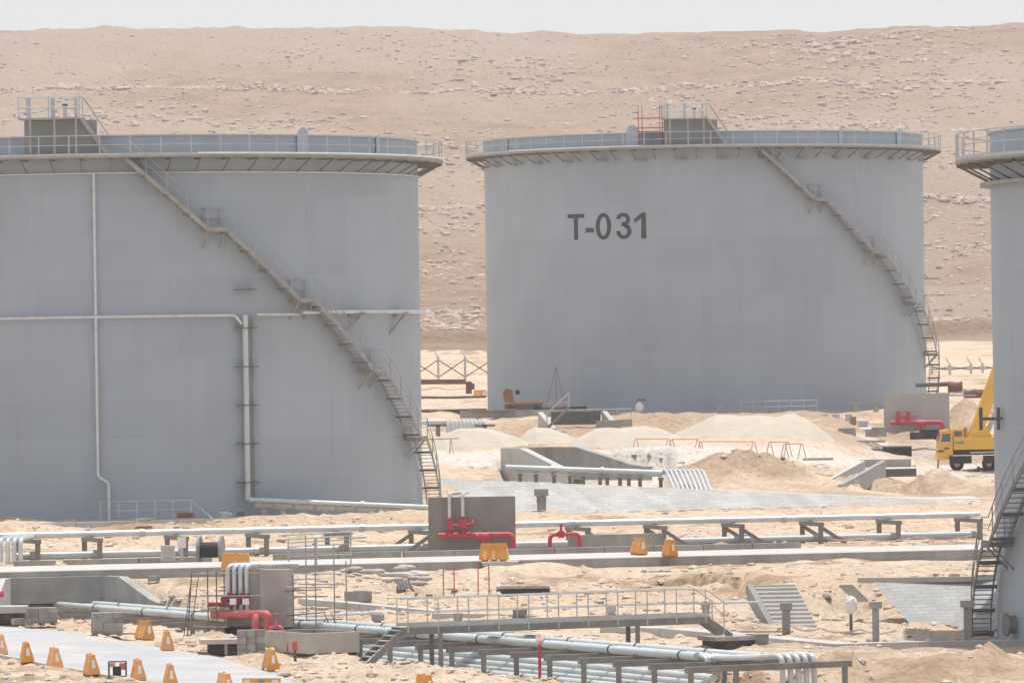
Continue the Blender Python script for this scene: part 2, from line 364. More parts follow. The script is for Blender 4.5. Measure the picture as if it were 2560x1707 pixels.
def brownf(x, y):
    n1 = vnoise(x, y, 61, 5)+.6*vnoise(x, y, 62, 1.6)+.35*vnoise(x, y, 63, .7)
    d = .75*sm(.22, .5, n1)
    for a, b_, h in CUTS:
        f = (x-a.x)/(b_.x-a.x); yc = a.y+(b_.y-a.y)*f; d = np.maximum(d, .95*sm(-.08, .02, f)*sm(1.08, .98, f)*sm(.5, .0, y-yc)*sm(-2.2, -1.0, y-yc))  # browner colour on and just in front of each cut face
    d = np.maximum(d, .6*sm(407, 411, y)*sm(448, 440, y)*sm(-4, 0, x)*sm(-.35, .3, n1+.2))  # broken brown strip along the ground before the middle tank
    d = np.maximum(d, .6*sm(348, 356, y)*sm(386, 374, y)*sm(8, 11, x)*sm(-.3, .3, n1+.1))
    nn = (x-PA[0])*PN[0]+(y-PA[1])*PN[1]; d = np.maximum(d, .9*sm(1.0, 1.4, nn)*sm(3.0, 2.3, nn)*sm(272, 262, y)*sm(255, 250, y))
    d = np.maximum(d, .5*sm(9, 12, x)*sm(241, 238, y)*sm(-.2, .3, n1))
    v = y-.12*x
    return np.clip(d*(1-sm(371, 376, v-np.maximum(0, x-13)*1.5)*sm(398, 392, v)), 0, 1)
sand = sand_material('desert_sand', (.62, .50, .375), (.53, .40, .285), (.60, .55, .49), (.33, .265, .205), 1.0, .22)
GX = lines([(-700, -120, 40), (-120, -45, 5), (-45, -28, 1), (-28, 34, .42), (34, 50, 1), (50, 120, 5), (120, 700, 40)])
GY = lines([(-100, 190, 15), (190, 215, 2), (215, 285, .36), (285, 345, .6), (345, 450, .8), (450, 560, 2.5), (560, 760, 8)])
tag(gridmesh('ground', GX, GY, Gd, sand, palef, brownf), kind='structure')
def H(x, y):
    z = np.interp(y, [700, 760, 900, 1000, 1100, 1300, 1500, 1700, 1800, 2000], [11.7, 12.8, 16.5, 20.5, 27, 46, 71, 103, 106.5, 101])
    k = lin(760, 1700, y)
    rid = np.interp(x/np.maximum(y, 1), [-.3, -.084, -.045, .024, .057, .084, .3], [1.03, 1.02, 1.015, .965, .968, .985, 1.0])
    z = 12+(z-12)*(1+(rid-1)*k)
    amp = lin(800, 1100, y)
    z = z+amp*(vnoise(x, y, 11, 90)*4.5*(1-.6*lin(1500, 1750, y))+vnoise(x, y, 12, 30)*1.6*(1-.4*lin(1600, 1750, y))+vnoise(x, y, 13, 11)*1.7+vnoise(x, y, 14, 4.5)*1.0*(.4+vnoise(x, y, 24, 40)+.5)+vnoise(x, y, 23, 2.4)*.5)
    # rock ledges running along the contour
    for yl, a in ((1440, 1.2), (1285, .8), (1560, .7)):
        yc = yl+18*vnoise(x, x*0, 15, 60)+8*vnoise(x, x*0+3, 16, 14); z = z+a*sm(yc-.5, yc+2.2, y)*sm(yc+60, yc+10, y)*(0.5+vnoise(x, y*0, 17, 25))
    # earth bank behind the tank farm
    yc = 800+6*vnoise(x, x*0, 18, 40); z = z+(1.7+.7*vnoise(x, y, 19, 14))*np.exp(-((y-yc)/4.0)**2)
    return z
hillm = sand_material('stony_hillside', (.46, .325, .232), (.345, .24, .172), (.46, .355, .275), (.20, .155, .125), 1.0, 1.2, .45)
HX = lines([(-900, -170, 12), (-170, 170, 1.6), (170, 900, 12)]); HY = lines([(700, 780, 8), (780, 820, 1.5), (820, 1200, 5), (1200, 1720, 3.0), (1720, 2000, 20)])
def hp(x, y): return np.clip(.35+2.2*vnoise(x, y*.5, 40, 60)+1.0*vnoise(x, y*.6, 41, 18), 0, 1)
tag(gridmesh('hill', HX, HY, H, hillm, hp, lambda x, y: .8*np.exp(-((y-797)/4.0)**2)), kind='structure')  # shade on the earth bank's front face painted in as a brown band
def rocks(name, label, n, area, zf, sizes, m, seed):
    r = random.Random(seed); vs = []; fs = []
    ico = [(0, 0, 1), (.9, 0, .3), (.28, .86, .35), (-.73, .53, .3), (-.73, -.53, .28), (.28, -.86, .3), (.7, .5, -.4), (-.3, .8, -.4), (-.85, 0, -.4), (-.28, -.8, -.4), (.72, -.5, -.4)]
    tri = [(0, 1, 2), (0, 2, 3), (0, 3, 4), (0, 4, 5), (0, 5, 1), (1, 6, 2), (2, 6, 7), (2, 7, 3), (3, 7, 8), (3, 8, 4), (4, 8, 9), (4, 9, 5), (5, 9, 10), (5, 10, 1), (1, 10, 6)]
    pts = area(r, n); xs = np.array([p[0] for p in pts]); ys = np.array([p[1] for p in pts]); zs = zf(xs, ys)
    for i in range(len(pts)):
        s = sizes(r)*(pts[i][2] if len(pts[i]) > 2 else 1); a = r.random()*2*PI; ca, sa = math.cos(a), math.sin(a); o = len(vs); e = r.uniform(.6, 1.3); hh = r.uniform(.4, .85)
        for x, y, z in ico:
            k = r.uniform(.75, 1.2); x *= s*k*e; y *= s*k; z *= s*k*hh; vs.append((xs[i]+x*ca-y*sa, ys[i]+x*sa+y*ca, zs[i]+z))
        fs += [tuple(q+o for q in t) for t in tri]
    b = MB(); b.v = vs; b.f = fs; ob = b.build(name, m, loc=(0, 0, 0)); tag(ob, label, 'rocks', kind='stuff'); return ob
rockm = mat('hill_rock', (.42, .325, .26), .95, var=.35, scale=.4)
def hill_area(r, n):
    out = []
    ns = np.array
    while len(out) < n:
        u = r.random()
        if u < .22:
            yl = r.choice([1440, 1285, 1560]); x = r.uniform(-150, 150); y = yl+18*float(vnoise(ns([x]), ns([0.]), 15, 60)[0])+8*float(vnoise(ns([x]), ns([3.]), 16, 14)[0])+r.gauss(0, 1.5); out.append((x, y, 1.15)); continue
        y = r.uniform(870, 1690); x = r.uniform(-.1, .1)*y
        d = float(vnoise(ns([x]), ns([y]), 50, 45)[0])+.6*float(vnoise(ns([x]), ns([y]), 51, 14)[0])
        d += .4*float(sm(.0, .08, x/y))*float(sm(1350, 1550, y))
        if d > r.uniform(-.55, .5): out.append((x, y, .6+.9*max(0, d+.2)))
    return out
rocks('hill_rocks', 'scattered pale and dark stones over the desert hillside', 26000, hill_area, H, lambda r: .3+1.0*r.random()**3, rockm, 3)
def gr_area(r, n):
    out = []
    while len(out) < n:
        px = r.uniform(-40, 2600); py = 1707-560*r.random()**1.2+10
        p = gp(px, py, lo=215, hi=470)
        if float(roadmask(p.x, p.y)) > .1 or 279 < p.y-.25*p.x < 292: continue
        if float(vnoise(np.array([p.x]), np.array([p.y]), 60, 5)[0]) < r.uniform(-.5, .3): continue
        yb = float(bundY(p.x))
        if yb-1 < p.y < yb+1.7*float(bundH(p.x))+10 and p.x > -5: continue
        if min(math.hypot(p.x-c[0], p.y-c[1]) for c in TANKS.values()) < 17: continue
        out.append((p.x, p.y))
    return out
stonem = mat('loose_stone', (.50, .42, .34), .95, var=.3, scale=2)
rocks('ground_rubble', 'small loose stones and clods scattered over the sand', 6500, gr_area, Gd, lambda r: .05+.24*r.random()**3.2, stonem, 5)
# site road at lower left
b = MB(); n = len(RA)
def dens(P):
    out = []
    for i in range(len(P)-1):
        for j in range(8): out.append(P[i].lerp(P[i+1], j/8))
    return out+[P[-1]]
ra, rb = dens(RA), dens(RB)
for i in range(len(ra)):
    for j in range(7):
        p = ra[i].lerp(rb[i], j/6); b.v.append((p.x, p.y, g1(p.x, p.y)+.04))
for i in range(len(ra)-1):
    for j in range(6): b.f.append((i*7+j, i*7+j+1, (i+1)*7+j+1, (i+1)*7+j))
tag(b.build('road', pave, loc=(0, 0, 0), smooth=True), kind='structure')
kb = MB()
for i in range(len(rb)-1):
    kb.bar(V(rb[i], 0, -.08, .02), V(rb[i+1], 0, -.08, .02), .16, .14)
tag(kb.build('kerb', concl, loc=(0, 0, 0)), kind='structure')
# ---------------------------------------------------------------- tanks
R = 16.5; HW = 19.25
def tank_paint(name, seed):
    m = bpy.data.materials.new(name); m.use_nodes = True; N = m.node_tree.nodes; L = m.node_tree.links; b = N['Principled BSDF']
    b.inputs['Roughness'].default_value = .5; b.inputs['Specular IOR Level'].default_value = .35
    tc = N.new('ShaderNodeTexCoord'); sp = N.new('ShaderNodeSeparateXYZ'); L.new(tc.outputs['Object'], sp.inputs[0])
    at = N.new('ShaderNodeMath'); at.operation = 'ARCTAN2'; L.new(sp.outputs[0], at.inputs[0]); L.new(sp.outputs[1], at.inputs[1])
    sc = N.new('ShaderNodeMath'); sc.operation = 'MULTIPLY'; sc.inputs[1].default_value = R; L.new(at.outputs[0], sc.inputs[0])
    cb = N.new('ShaderNodeCombineXYZ'); L.new(sc.outputs[0], cb.inputs[0]); L.new(sp.outputs[2], cb.inputs[1])
    br = N.new('ShaderNodeTexBrick'); br.inputs['Scale'].default_value = 1; br.inputs['Brick Width'].default_value = 8.0; br.inputs['Row Height'].default_value = 2.14
    br.inputs['Mortar Size'].default_value = .018; br.inputs['Mortar Smooth'].default_value = .3
    c = (.332, .390, .440)
    br.inputs['Color1'].default_value = (*[a*.975 for a in c], 1); br.inputs['Color2'].default_value = (*[a*1.02 for a in c], 1); br.inputs['Mortar'].default_value = (*[a*1.16 for a in c], 1)
    br.offset = .37; br.offset_frequency = 3; L.new(cb.outputs[0], br.inputs['Vector'])
    # touch-up patches and dust
    b2 = N.new('ShaderNodeTexBrick'); b2.inputs['Scale'].default_value = 1; b2.inputs['Brick Width'].default_value = 3.1; b2.inputs['Row Height'].default_value = 4.28; b2.inputs['Mortar Size'].default_value = 0
    b2.inputs['Color1'].default_value = (.93, .93, .95, 1); b2.inputs['Color2'].default_value = (1.03, 1.02, 1.01, 1); b2.inputs['Bias'].default_value = .25; b2.offset = .3+seed*.1; L.new(cb.outputs[0], b2.inputs['Vector'])
    nz = N.new('ShaderNodeTexNoise'); nz.inputs['Scale'].default_value = .25; nz.inputs['Detail'].default_value = 7; L.new(cb.outputs[0], nz.inputs['Vector'])
    rp = N.new('ShaderNodeValToRGB'); rp.color_ramp.elements[0].color = (.955, .95, .94, 1); rp.color_ramp.elements[1].color = (1.03, 1.035, 1.045, 1); rp.color_ramp.elements[0].position = .3; rp.color_ramp.elements[1].position = .7; L.new(nz.outputs['Fac'], rp.inputs[0])
    mp = N.new('ShaderNodeMapping'); mp.inputs['Scale'].default_value = (1.6, .07, 1); L.new(cb.outputs[0], mp.inputs[0])
    n3 = N.new('ShaderNodeTexNoise'); n3.inputs['Scale'].default_value = 1; n3.inputs['Detail'].default_value = 6; L.new(mp.outputs[0], n3.inputs['Vector'])
    r3 = N.new('ShaderNodeValToRGB'); r3.color_ramp.elements[0].position = .56; r3.color_ramp.elements[0].color = (1, 1, 1, 1); r3.color_ramp.elements[1].position = .78; r3.color_ramp.elements[1].color = (.93, .915, .895, 1); L.new(n3.outputs['Fac'], r3.inputs[0])
    col = br.outputs['Color']
    for o in (b2.outputs['Color'], rp.outputs[0], r3.outputs[0]):
        x = N.new('ShaderNodeMix'); x.data_type = 'RGBA'; x.blend_type = 'MULTIPLY'; x.inputs['Factor'].default_value = 1 if o is not b2.outputs['Color'] else .6
        L.new(col, x.inputs['A']); L.new(o, x.inputs['B']); col = x.outputs['Result']
    L.new(col, b.inputs['Base Color']); bp = N.new('ShaderNodeBump'); bp.inputs['Strength'].default_value = .35; bp.inputs['Distance'].default_value = .03; bp.invert = True
    L.new(br.outputs['Fac'], bp.inputs['Height']); L.new(bp.outputs[0], b.inputs['Normal']); return m
rimm = mat('tank_rim_paint', (.40, .465, .53), .5, var=.06, scale=.7)
def cyl(c, r, th, z): return Vector((c[0]+r*math.sin(th), c[1]-r*math.cos(th), c[2]+z))
def hit(c, r, px, py):
    d = ray(px, py); ox, oy = ORIG.x-c[0], ORIG.y-c[1]
    a = d.x**2+d.y**2; bb = 2*(ox*d.x+oy*d.y); cc = ox*ox+oy*oy-r*r; D = bb*bb-4*a*cc
    t = (-bb-math.sqrt(max(D, 0)))/(2*a); p = ORIG+d*t
    return math.atan2(p.x-c[0], -(p.y-c[1])), p.z-c[2]
def arc(c, r, a0, a1, z, step=.03):
    n = max(2, int(abs(a1-a0)/step)); return [cyl(c, r, a0+(a1-a0)*i/n, z) for i in range(n+1)]
def dupe(parent, src, rz):
    o = src.copy(); COL.objects.link(o); o.parent = parent; o.rotation_euler = (0, 0, rz); ORG[o.name] = ORG[src.name]; return o
def stairs(root, c, th0, dr, zt=HW, zb=0.0):
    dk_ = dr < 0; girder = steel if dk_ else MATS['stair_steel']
    """spiral stair hugging the shell; dr=+1 descends towards the right. Made at true place, with origin on the tank axis."""
    r0, r1 = R+.22, R+1.02; rm = (r0+r1)/2
    rise, run = .2, .226; fl = 3.82; z = zt-.02; th = th0
    nose = []; treads = []; lands = []
    nst = int(round(fl/rise))
    while True:
        m = min(nst, int(round((z-zb)/rise))); a = (th, z)
        for i in range(m): treads.append((th+dr*(i+.5)*run/rm, z-(i+1)*rise+.0))
        th2, z2 = th+dr*m*run/rm, z-m*rise; nose.append((th, z, th2, z2)); th, z = th2, z2
        if z-zb < .3 or m < nst: break
        lands.append((th, z)); th += dr*.95/rm
    st = MB(); rail = MB()
    def strip(b, r, pts, off, h, w):
        b.tube([cyl(c, r, t, zz+off) for t, zz in pts], [w]*len(pts), 5) if h is None else None
        if h is not None:
            for (t0, q0), (t1, q1) in zip(pts[:-1], pts[1:]):
                p, q = cyl(c, r, t0, q0+off), cyl(c, r, t1, q1+off)
                b.hexa([p+Vector((0, 0, -h/2)), cyl(c, r+w, t0, q0+off-h/2), cyl(c, r+w, t1, q1+off-h/2), q+Vector((0, 0, -h/2)), p+Vector((0, 0, h/2)), cyl(c, r+w, t0, q0+off+h/2), cyl(c, r+w, t1, q1+off+h/2), q+Vector((0, 0, h/2))])
    path = []
    for i, (a, za, bth, zz) in enumerate(nose):
        n = 8; path += [(a+(bth-a)*k/n, za+(zz-za)*k/n) for k in range(n+1)]
    for rr in (r0, r1-.05): strip(st, rr, path, -.08, .3, .05)
    sw = st.build('staircase', girder, root)
    for off, w in ((1.0, .024), (.55, .02)): strip(rail, r1, path, off, None, w)
    rl = rail.build('stair_handrail', railg, sw, True)
    # posts
    L = 0; k = 0; acc = 0
    for (t0, q0), (t1, q1) in zip(path[:-1], path[1:]):
        acc += math.hypot((t1-t0)*rm, q1-q0)
        if acc > 1.35: acc = 0; MB().bar(cyl(c, r1, t1, q1-.1), cyl(c, r1, t1, q1+1.0), .05, .04).build('handrail_post', railg, sw)
    tb = MB(); tb.hexa([cyl(c, r, t, zz) for zz in (-.02, .02) for r, t in ((r0+.05, -.13/rm), (r1-.05, -.13/rm), (r1-.05, .13/rm), (r0+.05, .13/rm))])
    first = None
    for t, zz in treads:
        if first is None: first = tb.build('tread', girder, sw); o = first
        else: o = first.copy(); COL.objects.link(o); o.parent = sw; ORG[o.name] = ORG[first.name]
        o.location = (0, 0, zz); o.rotation_euler = (0, 0, t)
    # support arms every fifth tread with gussets
    for i, (t, zz) in enumerate(treads):
        if i % 5 == 4:
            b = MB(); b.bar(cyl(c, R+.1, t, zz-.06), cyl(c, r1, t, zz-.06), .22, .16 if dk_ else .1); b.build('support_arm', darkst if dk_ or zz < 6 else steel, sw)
    for t, zz in lands:
        e = .95/rm*dr; b = MB()
        b.hexa([cyl(c, r, tt, zz+d) for d in (-.16, .0) for r, tt in ((R+.05, t-.004*dr), (r1+.06, t-.004*dr), (r1+.06, t+e), (R+.05, t+e))])
        for tt in (t, t+e): b.bar(cyl(c, R-.02, tt, zz-1.1), cyl(c, r1-.1, tt, zz-.12), .07, .07)
        b.build('landing', girder, sw)
        g = MB()
        for zq in (.05, .5, 1.02): g.tube([cyl(c, R+.1, t-.01*dr, zz+zq), cyl(c, R+.1, t+e+.02*dr, zz+zq)], .022, 5)
        for tt in (t, t+e): g.bar(cyl(c, R+.1, tt, zz), cyl(c, R+.1, tt, zz+1.02), .05, .05)
        g.build('landing_rail', railg, sw)
    return sw
def tank(key, name, label, th_stair, dr, th_g, ring=True, lugs=()):
    c = TANKS[key]; root = thing(name, label, 'storage tank', c, 'grey oil storage tanks')
    m = tank_paint('tank_paint_'+key, 'LMR'.index(key))
    shell = MB().lathe([(R, 0), (R, HW+1.12), (R-.03, HW+1.12), (R-.03, HW-.6), (0, HW-.3), (0, HW-.35), (R-.06, HW-.8), (R-.06, 0)], c, 240).build('shell', m, root, True)
    MB().lathe([(R-.05, HW+1.1), (R+.09, HW+1.1), (R+.09, HW+1.16), (R-.05, HW+1.16)], c, 200).build('rim_angle', rimm, root, True)
    MB().lathe([(R+.35, -.25), (R+.35, .06), (R-.1, .06), (R-.1, -.25)], c, 160).build('foundation_ring', concl, root, True)
    wk = MB().lathe([(R+.005, HW-.1), (R+1.42, HW-.07), (R+1.42, HW+.02), (R+1.38, HW+.02), (R+1.38, HW-.04), (R+.005, HW-.04)], c, 200).build('walkway', girder, root, True)
    MB().lathe([(R+1.36, HW+.03), (R+1.40, HW+.03), (R+1.40, HW+.16), (R+1.36, HW+.16)], c, 200).build('toe_plate', galv, wk, True)
    if key != 'R':
        a0, a1 = (.29, 1.6) if key == 'L' else (-.95, -.28)
        MB().tube(arc(c, R+1.47, a0, a1, HW+.12), .06, 6).build('foam_pipe', clad, root, True)
    rl = MB()
    for zz, w in ((1.1, .026), (.6, .02)): rl.lathe([(R+1.36-w, HW+zz-w), (R+1.36+w, HW+zz-w), (R+1.36+w, HW+zz+w), (R+1.36-w, HW+zz+w)], c, 200)
    rl = rl.build('guard_rail', galv, wk, True)
    first = fb = None; step = math.radians(5.2)
    pb = MB().bar(cyl(c, R+1.36, 0, HW), cyl(c, R+1.36, 0, HW+1.1), .06, .05)
    bb = MB().bar(cyl(c, R+1.30, 0, HW-.14), cyl(c, R+.03, 0, HW-.82), .05, .07).bar(cyl(c, R-.01, 0, HW-.16), cyl(c, R+1.36, 0, HW-.16), .05, .08)
    for i in range(-20, 21):
        a = i*step
        if first is None: first = pb.build('guard_rail_post', galv, wk); first.rotation_euler = (0, 0, a)
        else: dupe(wk, first, a)
        if fb is None: fb = bb.build('walkway_bracket', steel, root); fb.rotation_euler = (0, 0, a+.03)
        else: dupe(root, fb, a+.03)
    if key == 'R':
        MB().lathe([(R+.42, HW-1.0), (R+.42, HW-.86), (R+.02, HW-.86), (R+.02, HW-1.0)], c, 200).build('lower_ring', girder, root, True)
    if key == 'L':
        MB().tube(arc(c, R+.12, -1.65, 1.62, HW-.84, .02), .055, 6).build('cooling_ring', clad, root, True)
    if key == 'M':
        for i in range(-20, 21, 2): MB().bar(cyl(c, R, i*step+.06, HW-.86), cyl(c, R+.38, i*step+.06, HW-.86), .7, .05).build('ring_stub', girder, root)
    for a, w in lugs:
        b = MB(); pts = []
        for k in range(13):
            an = PI*k/12; pts.append(cyl(c, R+.12, a+w*.5*math.cos(an)/R, HW+1.12+w*.6*math.sin(an)))
        pts = [cyl(c, R+.12, a+w*.5/R, HW+.1)]+pts+[cyl(c, R+.12, a-w*.5/R, HW+.1)]
        b.prism(pts, cyl(c, -.06, a, 0)-Vector(c)); b.build('lifting_plate', rimm, root)
    # gauge platform on the walkway
    if th_g is not None:
        rr = R+1.25; half = 2.05/rr; zt = HW+2.08
        def gq(s, r, z): return cyl(c, r, th_g+s*half, z)
        dk = MB().hexa([gq(s, r, z) for z in (zt-.1, zt) for s, r in ((-1, R+1.4), (.62, R+1.4), (.62, R-.1), (-1, R-.1))]).build('gauge_platform', girder, root)
        MB().hexa([gq(s, r, z) for z in (HW+.05, zt-.12) for s, r in ((-.98, R+.55), (1.0, R+.55), (1.0, R+.1), (-.98, R+.1))]).build('gauge_cabinet', mat('cabinet_panel', (.27, .295, .30), .55, var=.06, scale=.8), dk)
        for s in (-.9, -.26, .3): MB().bar(gq(s+.2, R+1.3, HW), gq(s+.2, R+1.3, zt-.1), .12, .12).build('platform_leg', girder, dk)
        g = MB()
        for zq in (.55, 1.1):
            g.tube([gq(-1, R, zt+zq), gq(-1, R+1.38, zt+zq), gq(.6, R+1.38, zt+zq)], .026, 5); g.tube([gq(-1, R, zt+zq), gq(.6, R, zt+zq)], .026, 5)
        for s in (-1, -.2, .6):
            for r in (R, R+1.38): g.bar(gq(s, r, zt), gq(s, r, zt+1.1), .06, .06)
        g.build('platform_rail', galv, dk)
        for s in (-.84, -.2, .45): MB().bar(gq(s, R+.5, zt), gq(s, R+.5, zt+1.08), .16, .16).build('gauge_pipe', rimm, dk)
        vp = MB().tube([gq(.16, R+.6, zt), gq(.16, R+.6, zt+.62)], .1, 8).build('gauge_hatch', grey, dk)
        MB().tube([gq(.16, R+.6, zt+.62), gq(.16, R+.6, zt+.75)], .15, 8).build('hatch_cap', bluec, vp)
        sb = MB()
        for r in (R+.65, R+1.3): sb.bar(gq(.64, r, zt-.05), gq(1.32, r, HW+.05), .05, .2)
        for i in range(9): q = i/9+.06; sb.hexa([gq(.64+.68*q+e, r, zt-.05-(zt-HW-.1)*q+d) for d in (-.02, .02) for r, e in ((R+.68, -.03), (R+1.28, -.03), (R+1.28, .03), (R+.68, .03))])
        for r in (R+.65, R+1.3): sb.tube([gq(.6, r, zt+1.1), gq(.7, r, zt+1.0), gq(1.35, r, HW+1.05)], .026, 5)
        sb.build('platform_steps', girder, dk)
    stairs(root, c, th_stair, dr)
    return root, c
tl, cl = tank('L', 'storage_tank', 'grey oil tank at the left with white fire water pipes on its shell', .075, 1, -.127, lugs=((.69, .75), (1.06, .3)))
tm_, cm = tank('M', 'storage_tank', 'grey oil tank in the centre lettered T-031 in black', .2, 1, -.085, lugs=((-.345, .95), (-1.1, .3), (.62, .35), (1.03, .62)))
# right tank: stair mirrors the others; only its left flank is in view
cr = TANKS['R']; sr, _ = hit(cr, R+.62, 2590, 1010)
_t = HW; rmR = R+.62
tot = (HW/.2*.226+4*.95)/rmR
tr_, cr = tank('R', 'storage_tank', 'grey oil tank at the right edge cut off by the frame with dark spiral stairs', -1.68+tot, -1, None, lugs=((-1.0, .55),))
# fire water piping on the left tank
def onL(px, py, r=R+.3): t, z = hit(cl, r, px, py); return t, z
t1, z1 = onL(234, 450); t2, z2 = onL(254, 1195); tj, zj = onL(272, 1205)
rp = MB().tube(bend([cyl(cl, R+.2, t1, HW-.84), cyl(cl, R+.2, t1, zj+.25), cyl(cl, R+.35, tj, zj), cyl(cl, R+.35, tj, -.1)], .25), .085, 8).build('fire_water_riser', clad, tl, True)
for i in range(9): MB().bar(cyl(cl, R-.02, t1-.008, 3.4+i*1.75), cyl(cl, R+.3, t1-.008, 3.4+i*1.75), .1, .05).build('riser_clamp', girder, rp)
tm0, zm = onL(500, 789, R+.25)
ta, _ = onL(604, 800, R+.3); tb_, _ = onL(634, 800, R+.3); tc_, zc_ = onL(752, 780, R+.4)
MB().tube(bend(arc(cl, R+.25, -1.6, ta-.02, zm)+[cyl(cl, R+.3, ta, zm-.5)], .3), .08, 8).build('cooling_ring', clad, tl, True)
MB().tube(arc(cl, R+.3, tb_+.01, tc_, zm+.02), .075, 8).build('cooling_ring', clad, tl, True)
MB().tube(arc(cl, R+.55, tc_, 1.6, zm+.12), .11, 8).build('cooling_ring', clad, tl, True)
r1 = MB().tube([cyl(cl, R+.3, ta+.012, zm), cyl(cl, R+.3, ta+.012, .95)], .15, 10).build('fire_water_riser', pipem, tl, True)
MB().tube([cyl(cl, R+.18, tb_, zm), cyl(cl, R+.18, tb_, .9)], .07, 8).build('fire_water_riser', girder, tl, True)
for i in range(6): MB().bar(cyl(cl, R+.3, ta-.02, 1.9+i*2.05), cyl(cl, R+.3, tb_+.01, 1.9+i*2.05), .36, .05).build('riser_clamp', darkst, r1)
for px in (900, 1010): t, _ = onL(px, 790, R+.5); MB().bar(cyl(cl, R, t-.03, zm-.06), cyl(cl, R+.65, t+.03, zm-.06), .9, .07).bar(cyl(cl, R, t-.05, zm-1.1), cyl(cl, R+.5, t, zm-.1), .09, .09).build('ring_bracket', girder, tl)
# clips and brackets on the middle tank
for px, py in [(1239, 716), (1299, 714.6), (1381, 713), (1486, 711), (2072, 700), (2117, 700), (1228, 451), (1232, 567), (1232, 687), (1596, 709), (1690, 707), (1797, 706), (1940, 704), (1762, 472), (1766, 600), (1768, 706), (1770, 840), (1764, 435), (2095, 712), (2098, 837), (2102, 961)]:
    t, z = hit(cm, R, px, py); MB().box((0, 0, 0), (.5, .16, .07)).build('pipe_clip', girder, tm_).matrix_local = Matrix.Translation(cyl((0, 0, 0), R+.05, t, z)) @ Matrix.Rotation(t, 4, 'Z')
q = cyl(cm, R, 1.45, hit(cm, R, 2300, 696)[1]); MB().bar(q, V(q, 1.1, .1), .12, .09).bar(V(q, -.5, -.1, .65), V(q, .3, 0, .05), .08, .08).build('pipe_bracket', girder, tm_)
tq, zq = hit(cr, R, 2505, 1046); q = cyl(cr, R, tq, zq); b = MB().bar(V(q, .35, -.1), V(q, -.85, -.1), .12, .12)
for dx in (-.85, -.15): b.bar(V(q, dx, -.1, -.45), V(q, dx, -.1, .45), .14, .1)
b.build('pipe_bracket', darkst, tr_)
tq, zq = hit(cr, R, 2538, 1560); b = MB(); q0, q1 = cyl(cr, R-.05, tq, zq), cyl(cr, R+.35, tq, zq)
b.tube([q0, q1], .36, 20); b.tube([cyl(cr, R+.33, tq, zq), cyl(cr, R+.42, tq, zq)], .48, 20); b.build('manhole', steel, tr_, True)
# lettering T-031 on the middle tank
def glyph(polys, name):
    b = MB()
    polys2 = []
    for qd in polys:
        if len(qd) == 4:
            for k in range(5): polys2.append([tuple(qd[0][i]+(qd[1][i]-qd[0][i])*k/5 for i in (0, 1)), tuple(qd[0][i]+(qd[1][i]-qd[0][i])*(k+1)/5 for i in (0, 1)), tuple(qd[3][i]+(qd[2][i]-qd[3][i])*(k+1)/5 for i in (0, 1)), tuple(qd[3][i]+(qd[2][i]-qd[3][i])*k/5 for i in (0, 1))])
    for quad in polys2:      # each quad: strip of (px,py) pairs -> mapped to the shell, with thickness
        vs = []
        for px, py in quad:
            t, z = hit(cm, R+.01, px, py); vs.append(cyl(cm, R+.012, t, z)); vs.append(cyl(cm, R-.02, t, z))
        n = len(quad); b.add(vs, [tuple(2*i for i in range(n)), tuple(2*i+1 for i in range(n-1, -1, -1))]+[(2*i, 2*i+1, 2*((i+1) % n)+1, 2*((i+1) % n)) for i in range(n)])
    return b.build(name, ink, tm_)
def C(x, y): return (1140+x/3.647, 230+y/3.647)
glyph([[C(*p) for p in ((1016, 1116), (1168, 1112), (1169, 1148), (1017, 1154))], [C(*p) for p in ((1073, 1154), (1110, 1153), (1113, 1350), (1077, 1351))]], 'letter')
glyph([[C(*p) for p in ((1181, 1242), (1257, 1239), (1258, 1281), (1182, 1284))]], 'hyphen')
def ringq(cx, cy, rx, ry, w, h, a0, a1, n=26):
    o = []
    for i in range(n):
        u, v = a0+(a1-a0)*i/n, a0+(a1-a0)*(i+1)/n
        o.append([C(cx+rx*math.sin(u), cy-ry*math.cos(u)), C(cx+rx*math.sin(v), cy-ry*math.cos(v)), C(cx+(rx-w)*math.sin(v), cy-(ry-h)*math.cos(v)), C(cx+(rx-w)*math.sin(u), cy-(ry-h)*math.cos(u))])
    return o
glyph(ringq(1344, 1226, 71, 122, 37, 34, 0, 2*PI), 'digit')
glyph(ringq(1524, 1162, 63, 60, 36, 34, -1.5, PI)+ringq(1530, 1270, 69, 72, 37, 36, 0, PI+1.6)+[[C(*p) for p in ((1508, 1188), (1540, 1187), (1540, 1222), (1508, 1224))]], 'digit')
glyph([[C(*p) for p in ((1690, 1100), (1729, 1099), (1736, 1336), (1689, 1337))], [C(*p) for p in ((1694, 1100), (1690, 1150), (1626, 1196), (1623, 1160))]], 'digit')
